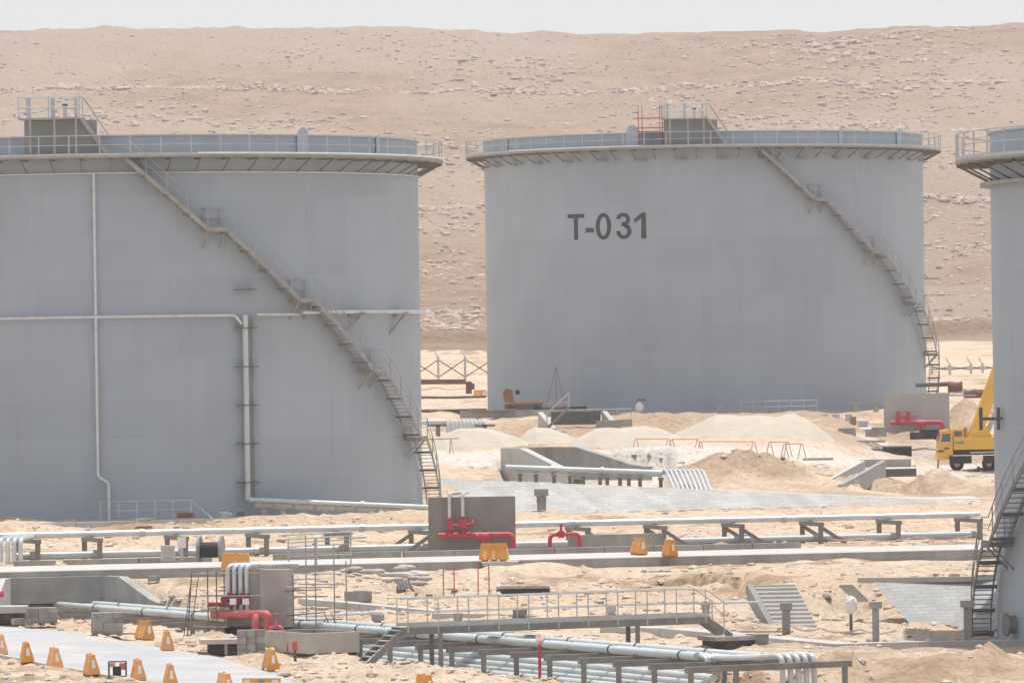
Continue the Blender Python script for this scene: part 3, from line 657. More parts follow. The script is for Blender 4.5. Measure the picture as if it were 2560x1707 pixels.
# ---------------------------------------------------------------- paved bund, road strip, kerbs
pavm = bpy.data.materials.new('grey_slope_blocks'); pavm.use_nodes = True
def _pm(m, c, bw, rh):
    N = m.node_tree.nodes; L = m.node_tree.links; b = N['Principled BSDF']; b.inputs['Roughness'].default_value = .9
    tc = N.new('ShaderNodeUVMap'); br = N.new('ShaderNodeTexBrick'); br.inputs['Scale'].default_value = 1; br.inputs['Brick Width'].default_value = bw; br.inputs['Row Height'].default_value = rh
    br.inputs['Mortar Size'].default_value = .02; br.inputs['Color1'].default_value = (*[a*.92 for a in c], 1); br.inputs['Color2'].default_value = (*[a*1.06 for a in c], 1); br.inputs['Mortar'].default_value = (*[a*.82 for a in c], 1)
    L.new(tc.outputs[0], br.inputs['Vector']); n = N.new('ShaderNodeTexNoise'); n.inputs['Scale'].default_value = .7; n.inputs['Detail'].default_value = 6; geo = N.new('ShaderNodeNewGeometry'); L.new(geo.outputs['Position'], n.inputs['Vector'])
    r = N.new('ShaderNodeValToRGB'); r.color_ramp.elements[0].color = (.86, .86, .85, 1); r.color_ramp.elements[0].position = .38; r.color_ramp.elements[1].position = .62; r.color_ramp.elements[1].color = (1.06, 1.06, 1.05, 1); L.new(n.outputs['Fac'], r.inputs[0])
    x = N.new('ShaderNodeMix'); x.data_type = 'RGBA'; x.blend_type = 'MULTIPLY'; x.inputs['Factor'].default_value = 1; L.new(br.outputs['Color'], x.inputs['A']); L.new(r.outputs[0], x.inputs['B']); L.new(x.outputs['Result'], b.inputs['Base Color'])
    bp = N.new('ShaderNodeBump'); bp.inputs['Strength'].default_value = .4; bp.inputs['Distance'].default_value = .03; bp.invert = True; L.new(br.outputs['Fac'], bp.inputs['Height']); L.new(bp.outputs[0], b.inputs['Normal'])
_pm(pavm, (.455, .453, .44), .8, .34)
def slope_sheet(name, bottom, top, m, k=24, off=.06):
    """sheet between two polylines (same count), with UVs in metres"""
    me = bpy.data.meshes.new(name); vs = []; uv = []; fs = []; L = 0
    for i, (p, q) in enumerate(zip(bottom, top)):
        if i: L += (Vector(bottom[i])-Vector(bottom[i-1])).length
        for j in range(k+1):
            a = Vector(p).lerp(Vector(q), j/k); vs.append((a.x, a.y, a.z+off)); uv.append((L, (Vector(q)-Vector(p)).length*j/k))
    for i in range(len(bottom)-1):
        for j in range(k): fs.append((i*(k+1)+j, (i+1)*(k+1)+j, (i+1)*(k+1)+j+1, i*(k+1)+j+1))
    me.from_pydata(vs, [], fs); u = me.uv_layers.new(name='UVMap')
    for lp in me.loops: u.data[lp.index].uv = uv[lp.vertex_index]
    me.materials.append(m); o = bpy.data.objects.new(name, me); COL.objects.link(o); return o
bx = [-4.4+i*1.0 for i in range(33)]
bot = [(x, float(bundY(x))-.2, 2.87) for x in bx]; top = [(x, float(bundY(x)+1.7*bundH(x))+.1, 3.0+float(bundH(x))+.04) for x in bx]
tag(slope_sheet('slope_paving', bot, top, pavm), kind='structure')
kb = MB()
for i in range(len(top)-1):
    a, b_ = Vector(top[i]), Vector(top[i+1]); w = .5+9*(i/len(top))**2
    kb.hexa([a+Vector((0, 0, -.3)), b_+Vector((0, 0, -.3)), b_+Vector((0, w, -.3)), a+Vector((0, w, -.3)), a+Vector((0, 0, .07)), b_+Vector((0, 0, .07)), b_+Vector((0, w, .07)), a+Vector((0, w, .07))])
tag(kb.build('kerb', concl, loc=(0, 0, 0)), kind='structure')
# concrete service road with its front wall, and the low kerb behind it
def vline(v, x): return v+.25*x
rd = MB(); fr = MB()
xs = [-32+i*2.0 for i in range(31)]
for a, b_ in zip(xs[:-1], xs[1:]):
    rd.hexa([(a, vline(280.9, a), 2.3), (b_, vline(280.9, b_), 2.3), (b_, vline(287.5, b_), 2.3), (a, vline(287.5, a), 2.3), (a, vline(280.9, a), 2.63), (b_, vline(280.9, b_), 2.63), (b_, vline(287.5, b_), 2.66), (a, vline(287.5, a), 2.66)])
tag(rd.build('pavement', concl, loc=(0, 0, 0)), kind='structure')
for a, b_ in zip(xs[:-1], xs[1:]):
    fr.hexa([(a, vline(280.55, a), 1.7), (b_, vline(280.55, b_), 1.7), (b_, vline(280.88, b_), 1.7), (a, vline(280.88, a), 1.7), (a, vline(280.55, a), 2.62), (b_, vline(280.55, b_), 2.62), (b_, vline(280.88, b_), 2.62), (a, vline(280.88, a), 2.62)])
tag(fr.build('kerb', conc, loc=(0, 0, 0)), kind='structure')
def wall_run(name, label, cat, v, px0, px1, z0, z1, w, m=conc, dz=0, group=None):
    """low wall along the pipe corridor between two picture columns"""
    a, b_ = pY(px0, 1380, v), pY(px1, 1380, v); ax, bx_ = a.x, b_.x
    p, q = Vector((ax, vline(v, ax), 0)), Vector((bx_, vline(v, bx_), 0)); o = MB()
    n = max(1, int((q-p).length/2.4))
    for i in range(n):
        s, e = p.lerp(q, i/n), p.lerp(q, (i+.985)/n); o.bar(V(s, 0, 0, (z0+z1)/2), V(e, 0, 0, (z0+z1)/2), w, z1-z0)
    return tag(o.build(name, m), label, cat, group)
wall_run('concrete_kerb', 'long low concrete kerb running right from in front of the brown pump wall', 'kerb', 292.5, 1010, 2010, 2.3, 2.78, .45)
wall_run('concrete_kerb', 'low concrete kerb between the cable drum and the pump wall', 'kerb', 292.5, 690, 1005, 2.3, 2.8, .45)
wall_run('concrete_kerb', 'low broken concrete kerb at the left beside the silver pipe bends', 'kerb', 292.5, 60, 160, 2.3, 2.75, .45)
wall_run('concrete_kerb', 'low concrete kerb between the pipe bends and the cable drum', 'kerb', 292.5, 180, 540, 2.3, 2.75, .45)
wall_run('retaining_wall', 'short pale concrete wall behind the two orange barriers under the long pipe', 'wall', 295.0, 1422, 1662, 2.4, 3.3, .35)
a, b_ = Vector((-28, 316.2, 3.55)), Vector((-4.9, 324.6, 3.55)); o = MB()
for i in range(9): o.bar(a.lerp(b_, i/9), a.lerp(b_, (i+.985)/9), .5, .3)
tag(o.build('concrete_kerb', concl), 'long concrete kerb at the foot of the left tank', 'kerb')
# ---------------------------------------------------------------- long pipe rack
def along(v, px): # point on the corridor line at picture column px
    Y = v
    for _ in range(4): X = (ray(px, 1340).x/ray(px, 1340).y)*Y; Y = vline(v, X)
    return X, Y
def longpipe(v, z, r, px0, px1, label, m=clad, name='steel_pipe', flanges=()):
    x0, y0 = along(v, px0); x1, y1 = along(v, px1); o = MB()
    o.tube([(x0, y0, z), (x1, y1, z)], r, 12); ob = o.build(name, m, smooth=True); tag(ob, label, 'pipe')
    for px in flanges:
        x, y = along(v, px); MB().tube([(x-.12, y-.03, z), (x+.12, y+.03, z)], r*1.3, 12).build('pipe_clamp', galv, ob)
    return ob
longpipe(300, 3.73, .155, -60, 1100, 'long white pipe on grey trestles left of the brown pump wall', flanges=(355, 905))
longpipe(300, 3.73, .155, 1250, 2450, 'long white pipe on grey trestles right of the brown pump wall', flanges=(1430, 1960))
longpipe(299, 2.76, .18, 40, 1100, 'thick grey ground pipe below the long white pipe, left of the pump wall', pipeg, flanges=(80, 235, 430, 640, 860))
longpipe(299, 2.76, .18, 1250, 2450, 'thick grey ground pipe below the long white pipe, right of the pump wall', pipeg, flanges=(1880, 2250))
tx = [(40, 100, 0), (205, 255, 0), (412, 470, 0), (615, 672, 0), (812, 872, 0), (1022, 1082, -1), (1415, 1475, 1), (1610, 1666, 1), (1805, 1860, 1), (2000, 2058, 1), (2192, 2252, 0), (2388, 2455, 0)]
for i, (pa, pb, br) in enumerate(tx):
    lab = ('grey trestle with %s under the long pipe, %s' % ('braces' if br else 'plain posts', (ORD[i]+' from the left') if i < 6 else (ORD[i-6]+' right of the wall')))
    xa, ya = along(301.6, pa+6); xb, yb = along(298.35, pb-6); zt = 3.56
    t = thing('pipe_trestle', lab, 'trestle', ((xa+xb)/2, (ya+yb)/2, 2.6), 'trestles under the long white pipe')
    for x, y in ((xa, ya), (xb, yb)):
        MB().box((x, y, (2.35+zt-.2)/2), (.24, .24, zt-.2-2.35)).build('post', steel, t)
        if br: MB().bar((x+.1*br, y, zt-.3), (x+br*1.25, y+br*.25, 2.5), .17, .17).build('brace', steel, t)
    d = (Vector((xb, yb, 0))-Vector((xa, ya, 0))).normalized()*.2
    MB().bar(V((xa, ya, zt-.1))-d, V((xb, yb, zt-.1))+d, .24, .2).build('cross_beam', steel, t)
# ---------------------------------------------------------------- pump wall with red manifold
def manifold_wall(x0, x1, py0, py1, Y, label, mw, mr, mlabel, man, ups, upt, silver, dr, yoff=-.75):
    a, b_ = pY(x0, py0, Y), pY(x1, py1-0, Y); zt = a.z; zb = b_.z
    w = MB().box(((a.x+b_.x)/2, Y, (zt+zb)/2-.1), (b_.x-a.x, .35, zt-zb+.2)).build('concrete_wall', mw); tag(w, label, 'wall')
    t = thing('red_pipe_manifold', mlabel, 'pipe', ((a.x+b_.x)/2, Y+yoff, zb))
    pts = [pY(px, py, Y+yoff) for px, py in man]; zz = pts[0].z
    pts = [Vector((p.x, p.y, zz if i < len(pts)-1 else p.z)) for i, p in enumerate(pts)]
    MB().tube(bend(pts, .45, 5), dr, 12).build('header_pipe', mr, t, True)
    for px, pyt in ups:
        q = pY(px, man[0][1], Y+yoff); tp = pY(px, pyt, Y+yoff)
        MB().tube([V(q), V(q, 0, 0, tp.z-q.z)], dr*.55, 10).build('riser', mr, t, True)
        vl = MB().box(V(q, 0, 0, (tp.z-q.z)*.62), (.34, .3, .42)).tube([V(q, .1, -.1, (tp.z-q.z)*.62), V(q, .42, -.1, (tp.z-q.z)*.62)], .06, 8).build('valve', mr, t)
        MB().tube([V(q, .42, -.1, (tp.z-q.z)*.62), V(q, .46, -.1, (tp.z-q.z)*.62)], .2, 12).build('hand_wheel', mr, vl)
        MB().tube([V(q, 0, 0, tp.z-q.z-.03), V(q, 0, 0, tp.z-q.z+.04)], dr*1.0, 10).build('flange', mr, t)
    return t, w
wl, wr = 1068, 1290
t, w = manifold_wall(1070, 1290, 1243, 1380, 294.6, 'tall brownish grey concrete wall standing between the two tanks behind the kerb', mat('brown_grey_concrete', (.265, .245, .22), .9, var=.14, scale=1.2, bump=.3, dirt=(.2, .185, .165), dscale=.9, damt=.6, streak=True), red, 'bright red pipe manifold in front of the brownish concrete wall',
    [(1096, 1338), (1255, 1336), (1282, 1340), (1282, 1372)], [(1126, 1296), (1159, 1292)], None, None, .13, -.6)
q = pY(1208, 1340, 294.0); MB().tube([V(q, -.35), V(q, .35)], .19, 12).tube([V(q, .02, 0, .05), V(q, .05, -.05, -.32)], .11, 10).build('strainer', red, t, True)
for px in (1172, 1200, 1224): q = pY(px, 1338, 294.0); MB().tube([V(q, -.04), V(q, .04)], .19, 12).build('flange', red, t, True)
p0, p1 = pY(1124, 1296, 294.0), pY(1157, 1292, 294.0); za = pY(1140, 1233, 294).z
for i, p in enumerate((p0, p1)):
    o = MB().tube(bend([V(p), Vector((p.x, p.y, za)), Vector((p.x+(.55 if i == 0 else .25), p.y+.55+.2*i, za+.02)), Vector((p.x+(.55 if i == 0 else .25), p.y+1.4, za+.02))], .22, 4), .085, 8)
    tag(o.build('silver_pipe', clad, smooth=True), '%s silver pipe rising from the red manifold and bending over the brown pump wall' % ('left' if i == 0 else 'right'), 'pipe')
# small red loop with valve
a, b_ = pY(1375, 1368, 294.4), pY(1449, 1355, 295.2); z = pY(1410, 1335, 294.6).z
t = thing('red_pipe_loop', 'small red pipe loop with valve right of the brown pump wall', 'pipe', a)
MB().tube(bend([Vector((a.x, a.y, 2.6)), Vector((a.x, a.y, z)), Vector((b_.x, b_.y, z)), Vector((b_.x, b_.y, 2.7))], .3, 5), .1, 10).build('pipe', red, t, True)
q = pY(1403, 1335, 294.6); v_ = MB().box(V(q), (.3, .3, .34)).tube([V(q), V(q, 0, 0, .5)], .06, 8).build('valve', red, t); MB().tube([V(q, 0, 0, .44), V(q, 0, 0, .48)], .17, 12).build('hand_wheel', red, v_)
# ground pipe on tee piers in front of the left tank
a = Vector((-14.55, 324.4, 4.53)); b_ = Vector((-4.3, 326.6, 4.12))
a = pY(622, 1249, 324.3); b_ = pY(1075, 1268, 325.6)
o = MB().tube([V(a), V(b_)], .14, 10).build('steel_pipe', pipem, smooth=True); tag(o, 'pale pipe on concrete tee piers in front of the left tank', 'pipe')
for px in (770, 905): k = (px-622)/453; p = a.lerp(b_, k); MB().tube([p-(b_-a).normalized()*.08, p+(b_-a).normalized()*.08], .18, 10).build('pipe_clamp', galv, o)
peer = mat('tan_pier_concrete', (.40, .365, .31), .9, var=.12, scale=1.5)
for i, px in enumerate((660, 707, 760, 814, 862, 916, 965, 1020)):
    k = (px-622)/453; p = a.lerp(b_, k); t = thing('tee_pier', 'tan concrete tee pier under the pale pipe at the left tank, %s from the left' % ORD[i], 'pier', (p.x, p.y, 3.55), 'tee piers under the pale pipe')
    MB().box((p.x, p.y, p.z-.27), (1.0, .4, .22)).build('cap', peer, t); MB().box((p.x, p.y, (3.4+p.z-.38)/2), (.3, .3, p.z-.38-3.4)).build('stem', peer, t)
    MB().box((p.x-.3, p.y, p.z-.13), (.3, .3, .05)).box((p.x+.12, p.y, p.z-.145), (.24, .3, .02)).build('bearing_plate', galv, t)
# handrail at the foot of the left tank
def handrail(pts, h, label, n, m=galv, slope_end=None, base=0.0, group=None):
    P = [Vector(p) for p in pts]; t = thing('handrail', label, 'handrail', P[0], group)
    for zz in (h, h*.52): MB().tube([V(p, 0, 0, zz) for p in P]+([Vector(slope_end)] if slope_end and zz == h else []), .03, 6).build('rail', m, t, True)
    for i in range(n):
        k = i/(n-1)*(len(P)-1); j = min(int(k), len(P)-2); p = P[j].lerp(P[j+1], k-j); MB().bar(V(p, 0, 0, -base), V(p, 0, 0, h), .055, .055).build('rail_post', m, t)
    return t
a, b_ = pY(252, 1302, 320.3), pY(478, 1297, 320.6)
handrail([a, b_], 1.0, 'grey handrail at the foot of the left tank', 6, slope_end=pY(532, 1296, 320.6))
for px, py, dx, dy, dz, m, lab, nm in ((365, 1301, 1.0, .5, .12, woodg, 'pile of grey boards at the foot of the left tank handrail', 'timber_board'), (466, 1294, .9, .6, .3, rust, 'heap of rusty scrap at the right end of the left tank handrail', 'scrap_plate'), (566, 1292, .6, .5, .25, woodg, 'small dark crate on the kerb left of the tee piers', 'crate'), (600, 1289, .45, .4, .22, darkst, 'dark pipe cap lying on the kerb left of the tee piers', 'spare_flange')):
    p = pY(px, py, 317.5); o = MB()
    for k in range(4): o.box((p.x+rnd.uniform(-.12, .12), p.y, p.z+dz*(k+.5)/4), (dx*rnd.uniform(.7, 1), dy, dz/4*.9), rnd.uniform(-.3, .3))
    tag(o.build(nm, m), lab, nm.replace('_', ' '))
# stack post in front of the paved slope
p = pY(1354, 1275, 345); t = thing('block_post', 'short post of stacked grey blocks in front of the paved slope', 'post', p)
for k in range(3): MB().box(V(p, 0, 0, .2+k*.4), (.72 if k == 2 else .5, .5, .39), .1*k).build('block', blockm, t)
# cable drum, control box, panel, pipe bends at far left
p = gp(525, 1408); p = pY(527, 1409, 285.2)
t = thing('cable_drum', 'wooden cable drum wound with black cable beside the control boxes', 'cable drum', p)
ax = Vector((.99, -.13, 0)).normalized(); c0 = V(p, 0, 0, .66)
for s in (-1, 1):
    q = c0+ax*s*.52; w_ = MB().tube([q-ax*.06, q+ax*.06], .66, 24).build('flange', mat('drum_wood', (.27, .28, .28), .85, var=.2, scale=4), t, True)
MB().tube([c0-ax*.46, c0+ax*.46], .36, 20).build('cable', black, t, True)
p = pY(420, 1402, 287); t = thing('control_box', 'grey control cabinet with one door standing left of the cable drum', 'cabinet', p)
MB().box(V(p, 0, 0, .37), (.66, .4, .74)).build('body', grey, t); MB().box(V(p, .02, -.215, .36), (.42, .03, .58)).build('door', mat('cabinet_door', (.42, .43, .42), .5, var=.05), t)
p = pY(455, 1401, 287); t = thing('panel_on_post', 'pale rectangular panel on a thin post left of the cable drum', 'panel', p)
MB().box(V(p, -.03, 0, .45), (.16, .1, .9)).build('post', grey, t); MB().box(V(p, 0, -.06, .86), (.4, .1, .5)).build('panel', white, t)
for i, px in enumerate((2, 20, 36, 52)):
    p = pY(px, 1416, 289.5); zt = pY(px, 1349, 289.5).z
    o = MB().tube(bend([V(p), Vector((p.x, p.y, zt)), Vector((p.x+.1, p.y+1.0, zt+.05)), Vector((p.x+.3, p.y+3.5, zt+.05))], .3, 5), .11, 10)
    tag(o.build('silver_pipe', clad, smooth=True), 'silver pipe bend at the left edge under the long pipe, %s from the left' % ORD[i], 'pipe', 'silver pipe bends at the left edge')
# ---------------------------------------------------------------- land in front of the middle tank
def culvert(pts, depth, label, name='culvert_headwall', m=conc, mt=concl):
    """pts: left front foot, left top, right top, right front foot (world)"""
    pass
# culvert by the paved slope
def headwall(bl, br, ytop, dlen, hback, thick, label, zfloor, splay=.0):
    """bl, br: back wall top corners in plan; wings run towards the viewer falling to the floor"""
    t = thing('culvert_headwall', label, 'culvert', ((bl.x+br.x)/2, bl.y, zfloor))
    d = (br-bl).normalized(); n = Vector((d.y, -d.x, 0))  # towards viewer
    if n.y > 0: n = -n
    zt = ytop
    MB().hexa([Vector((bl.x, bl.y, zfloor+.45)), Vector((br.x, br.y, zfloor+.45)), Vector((br.x, br.y, zfloor+.45))-n*thick, Vector((bl.x, bl.y, zfloor+.45))-n*thick, Vector((bl.x, bl.y, zt)), Vector((br.x, br.y, zt)), Vector((br.x, br.y, zt))-n*thick, Vector((bl.x, bl.y, zt))-n*thick]).build('back_wall', conc, t)
    for p, s in ((bl, -1), (br, 1)):
        e = n*dlen+d*s*splay; q = d*s*thick; w = MB()
        prof = [(0, -.3), (1, -.3), (1, .55), (.86, .68), (.3, zt-zfloor+.004), (0, zt-zfloor+.004)]
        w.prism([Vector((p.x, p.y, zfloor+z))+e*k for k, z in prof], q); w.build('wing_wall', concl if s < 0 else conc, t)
    return t
bl, br = pY(1270, 1124, 384), pY(1366, 1112, 385.5)
zt = (bl.z+br.z)/2
headwall(Vector((bl.x, bl.y, 0)), Vector((br.x, br.y, 0)), zt, 9.5, 1, .55, 'grey concrete culvert headwall with sloping wing walls behind the paved slope', zt-1.75, 1.2)
# its pipe on posts
pa, pb = pY(1264, 1170, 360), pY(1655, 1183, 360); pc = pb
for k, (dy, r, lab) in enumerate(((0, .21, 'thick white pipe on short posts leaving the culvert behind the paved slope'), (.9, .14, 'thin white pipe beside the thick one leaving the far culvert'))):
    o = MB().tube([V(pa, 0, dy+.6, .0), V(pb, 0, dy, 0)], r, 10).build('steel_pipe', pipem, smooth=True); tag(o, lab, 'pipe')
    for f in (.3, .62): q = pa.lerp(pb, f); MB().tube([V(q, -.08, dy+.6*(1-f)), V(q, .08, dy+.6*(1-f))], r*1.25, 10).build('pipe_clamp', galv, o)
for i, px in enumerate((1300, 1340, 1385, 1425, 1458, 1500, 1518, 1550, 1572, 1600, 1652)):
    q = pY(px, 1172+.033*(px-1264), 360); t = thing('pipe_post', 'short dark post under the white pipe of the far culvert, %s from the left' % ORD[i], 'post', V(q, 0, 0, -1.5), 'posts under the far culvert pipe')
    MB().box(V(q, 0, .3, -.95), (.22, .22, 1.3)).build('stem', steel, t); MB().box(V(q, 0, .3, -.28), (.3, 1.6, .14)).build('cap', steel, t)
for i in range(9):
    px = 1662+i*11.5; a = pY(px, 1176, 360.2); b_ = pY(px+26, 1212, 357)
    b_ = Vector((b_.x, 357.2, g1(b_.x, 357.2)-.1)); o = MB().tube(bend([V(pb, 0, .5+.12*i, .0), V(a, -.05, .3, .02), V(a, .1, 0, -.05), V(b_)], .22, 4), .095, 8)
    tag(o.build('silver_pipe', clad, smooth=True), 'silver pipe bending down to the paved slope, %s from the left of nine' % ORD[i], 'pipe', 'nine silver pipe bends by the paved slope')
# concrete chute
a, b_ = pY(2040, 1216, 367), pY(2152, 1155, 386); d = (b_-a); n = Vector((.9, -.28, 0)).normalized()
t = thing('concrete_chute', 'grey concrete drainage channel slanting down to the paved slope', 'channel', a)
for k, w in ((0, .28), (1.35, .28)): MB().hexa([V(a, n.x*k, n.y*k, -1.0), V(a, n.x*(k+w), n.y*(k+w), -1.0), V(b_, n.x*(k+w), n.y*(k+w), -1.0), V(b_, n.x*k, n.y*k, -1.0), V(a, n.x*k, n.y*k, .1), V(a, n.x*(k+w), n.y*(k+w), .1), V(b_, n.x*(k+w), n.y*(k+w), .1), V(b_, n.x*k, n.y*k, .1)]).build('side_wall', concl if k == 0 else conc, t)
MB().hexa([V(a, n.x*.28, n.y*.28, -.95), V(a, n.x*1.35, n.y*1.35, -.95), V(b_, n.x*1.35, n.y*1.35, -.95), V(b_, n.x*.28, n.y*.28, -.95), V(a, n.x*.28, n.y*.28, -.6), V(a, n.x*1.35, n.y*1.35, -.6), V(b_, n.x*1.35, n.y*1.35, -.6), V(b_, n.x*.28, n.y*.28, -.6)]).build('floor', conc, t)
q = V(b_, 1.6, .6, -.1); MB().box(q, (3.2, .5, .5), .05).build('head_beam', concl, t); MB().box(V(q, .9, -.6, -.6), (2.0, .3, .5), .2).build('outer_wall', darkst, t)
# dark box with block stack
p = gp(2228, 1140); t = thing('precast_chamber', 'low dark chamber box with pale lid on the white track', 'chamber', p)
MB().box(V(p, .4, 0, .32), (1.9, 1.2, .6)).build('chamber_body', bitumen, t); MB().box(V(p, -.95, 0, .27), (.8, 1.0, .5)).build('end_block', conc, t); MB().box(V(p, .1, 0, .68), (2.6, 1.3, .1)).build('lid', concl, t)
for px, py, L_, lab in ((2150, 1108, 3.4, 'long grey plank lying on the white track'), (2045, 1152, 1.9, 'grey timber on the sand below the barricades')):
    p = gp(px, py); tag(MB().box(V(p, 0, 0, .12), (L_, .5, .16), .06).build('plank', woodg), lab, 'plank')
# sand piles
def pile(pts, ybase, Y, depth, label, m=cream, name='sand_pile'):
    """silhouette (px,py) resting on ybase; built as a ridge with real depth"""
    n = len(pts); P = [pY(px, py, Y) for px, py in pts]; b = MB(); rows = 14; cols = []
    xs = np.linspace(P[0].x, P[-1].x, 44); zs = np.interp(xs, [p.x for p in P], [p.z for p in P])
    for i, x in enumerate(xs):
        zb = g1(x, Y)-.15; h = max(zs[i]-zb, .02)
        for j in range(rows+1):
            f = -1+2*j/rows; y = Y+f*depth*(.35+.65*min(1, h/1.6)); k = max(0, 1-abs(f)**1.15)
            zz = min(g1(x, Y), g1(x, y))-.15+h*k*(1+.12*float(vnoise(np.array([x]), np.array([y]), 70, .9)[0])) if k > 0 else g1(x, y)-.3
            b.v.append((x, y, zz))
    r1 = rows+1
    for i in range(len(xs)-1):
        for j in range(rows): b.f.append((i*r1+j, (i+1)*r1+j, (i+1)*r1+j+1, i*r1+j+1))
    ob = b.build(name, m); ob.data.polygons.foreach_set('use_smooth', [True]*len(ob.data.polygons)); return tag(ob, label, 'sand pile', 'pale sand piles')
pile([(1660, 1096), (1720, 1068), (1790, 1036), (1850, 1040), (1905, 1038), (1940, 1042), (1982, 1029), (2010, 1044), (2060, 1078), (2085, 1098)], 1110, 408, 4.5, 'largest pale sand pile with a sharp peak in front of the middle tank')
pile([(1430, 1103), (1490, 1072), (1520, 1067), (1570, 1068), (1615, 1066), (1650, 1072), (1700, 1092), (1720, 1106)], 1110, 402, 4, 'flat topped pale sand pile left of the sharp peaked one')
pile([(1285, 1106), (1315, 1080), (1340, 1066), (1375, 1068), (1420, 1085), (1445, 1104)], 1112, 404, 3.5, 'small pale sand pile behind the far culvert')
pile([(1075, 1110), (1110, 1082), (1150, 1070), (1190, 1068), (1240, 1078), (1290, 1092), (1320, 1106)], 1112, 400, 3.5, 'low pale sand pile nearest the left tank stairs')
# barricade stands
bars = [(1590, 1672, 1097), (1680, 1745, 1098), (1752, 1885, 1104), (1925, 1970, 1105), (1962, 2005, 1110)]
redw = mat('red_white_paint', (.62, .36, .32), .6, var=.3, scale=2)
for i, (x0, x1, y) in enumerate(bars):
    a, b_ = gp(x0, y+38), gp(x1, y+38); t = thing('barricade', 'thin orange barricade rail on splayed legs on the white track, %s from the left' % ORD[i], 'barricade', a, 'barricades on the white track')
    MB().tube([V(a, 0, 0, .98), V(b_, 0, 0, .98)], .035, 6).build('rail', mat('orange_rail', (.58, .26, .12), .6), t)
    for p in (a, b_):
        for s in (-1, 1): MB().bar(V(p, s*.28, 0, 0), V(p, s*.04, 0, .98), .06, .06).build('leg', redw, t)
p = gp(1128, 1135); t = thing('barricade', 'thin brown barricade rail beside the left tank stairs', 'barricade', p)
MB().tube([V(p, -2.4, 0, .95), V(p, .5, .1, 1.0)], .03, 6).build('rail', rust, t); MB().bar(V(p, -.1), V(p, 0, 0, 1), .08, .05).bar(V(p, .15), V(p, 0, 0, 1), .08, .05).build('leg', redw, t)
# ---------------------------------------------------------------- pipe trench with trestles
def tp(s, n, z): return Vector((PA[0]+PD[0]*s+PN[0]*n, PA[1]+PD[1]*s+PN[1]*n, z))
specs = [(-.85, .15, -3, 61.4, 'front thick pale pipe of the upper trench bundle'), (-.42, .09, -3, 62.5, 'thin pale pipe second from the front of the upper trench bundle'), (-.08, .11, -3, 62.5, 'middle pale pipe of the upper trench bundle'),
         (.3, .10, -3, 62.5, 'thin pale pipe second from the back of the upper trench bundle'), (.72, .15, -3, 63.4, 'rear thick pale pipe of the upper trench bundle')]
for n, r, s0, s1, lab in specs:
    o = MB().tube([tp(s0, n, .98+r), tp(s1, n, .98+r)], r, 12).build('steel_pipe', pipem, smooth=True); tag(o, lab, 'pipe', 'upper trench pipes')
    k = 2.0+rnd.random()*3
    while k < s1-1:
        MB().tube([tp(k-.05, n, .98+r), tp(k+.05, n, .98+r)], r*1.16, 12).build('pipe_clamp', darkst, o); k += 5.6
for n, r, lab, zb_ in ((-2.7, .15, 'front pipe of the lower trench bundle under the trestles', -.12), (-2.3, .1, 'thin second pipe of the lower trench bundle under the trestles', .08), (-1.98, .13, 'third pipe of the lower trench bundle under the trestles', .2), (-1.58, .15, 'rear pipe of the lower trench bundle under the trestles', .36)):
    o = MB().tube([tp(33, n, zb_+.06+r), tp(64, n, zb_-.04+r)], r, 12).build('steel_pipe', pipem, smooth=True); tag(o, lab, 'pipe', 'lower trench pipes')
k = 0; s = .6
while s < 66.5:
    last = s > 52
    t = thing('trench_trestle', 'dark steel trestle under the trench pipes, %s from the far left' % ORD[k], 'trestle', tp(s, 0, -.2), 'steel trestles in the pipe trench')
    n1 = 1.55+(1.9 if s > 62 else 0)
    MB().bar(tp(s, -3.2, .86), tp(s, n1, .86), .2, .22).build('cross_beam', steel, t)
    for nn in (-3.0, -1.2, n1-.25): MB().bar(tp(s, nn, -.45), tp(s, nn, .75), .2, .2, (0, 1, 0)).build('post', steel, t)
    if k % 2: MB().bar(tp(s, -3.0, -.4), tp(s+.1, -2.65, .2), .1, .1).build('base_stiffener', steel, t)
    s += 2.8; k += 1
for i in range(4): # small bends at the end of the front pipe
    o = MB().tube(bend([tp(60.4, -.8+.12*i, 1.13), tp(61.4, -.75+.14*i, 1.15), tp(61.75, -.66+.17*i, 1.1), tp(61.8, -.63+.17*i, .3)], .25, 4), .075, 8)
    tag(o.build('silver_pipe', clad, smooth=True), 'small silver pipe bend at the end of the front trench pipe, %s from the left' % ORD[i], 'pipe', 'small silver bends on the trench pipes')
for i in range(5):
    n_ = (.72, .3, -.08, -.42, -.6)[i]; o = MB().tube(bend([tp(62.3, n_, 1.1), tp(63.4, n_+.1, 1.13), tp(64.3, .78+.32*i, 1.2), tp(64.65, .84+.32*i, 1.15), tp(64.7, .86+.32*i, .0)], .22, 4), .1, 8)
    tag(o.build('silver_pipe', clad, smooth=True), 'silver expansion bend at the lower right end of the trench pipes, %s from the left' % ORD[i], 'pipe', 'silver expansion bends on the trench pipes')
# red hydrant pipe
p = pY(1350, 1707, 226.5); zt = pY(1350, 1605, 226.5).z
t = thing('red_standpipe', 'slim red standpipe with pale wrapping on its head in front of the trench pipes', 'standpipe', V(p, 0, 0, -.2)); MB().tube([V(p, 0, 0, -.3), Vector((p.x, p.y, zt))], .06, 8).build('pipe', red, t, True); MB().blob((p.x, p.y, zt+.1), (.15, .15, .2), jit=.3).build('wrapped_head', tape, t)
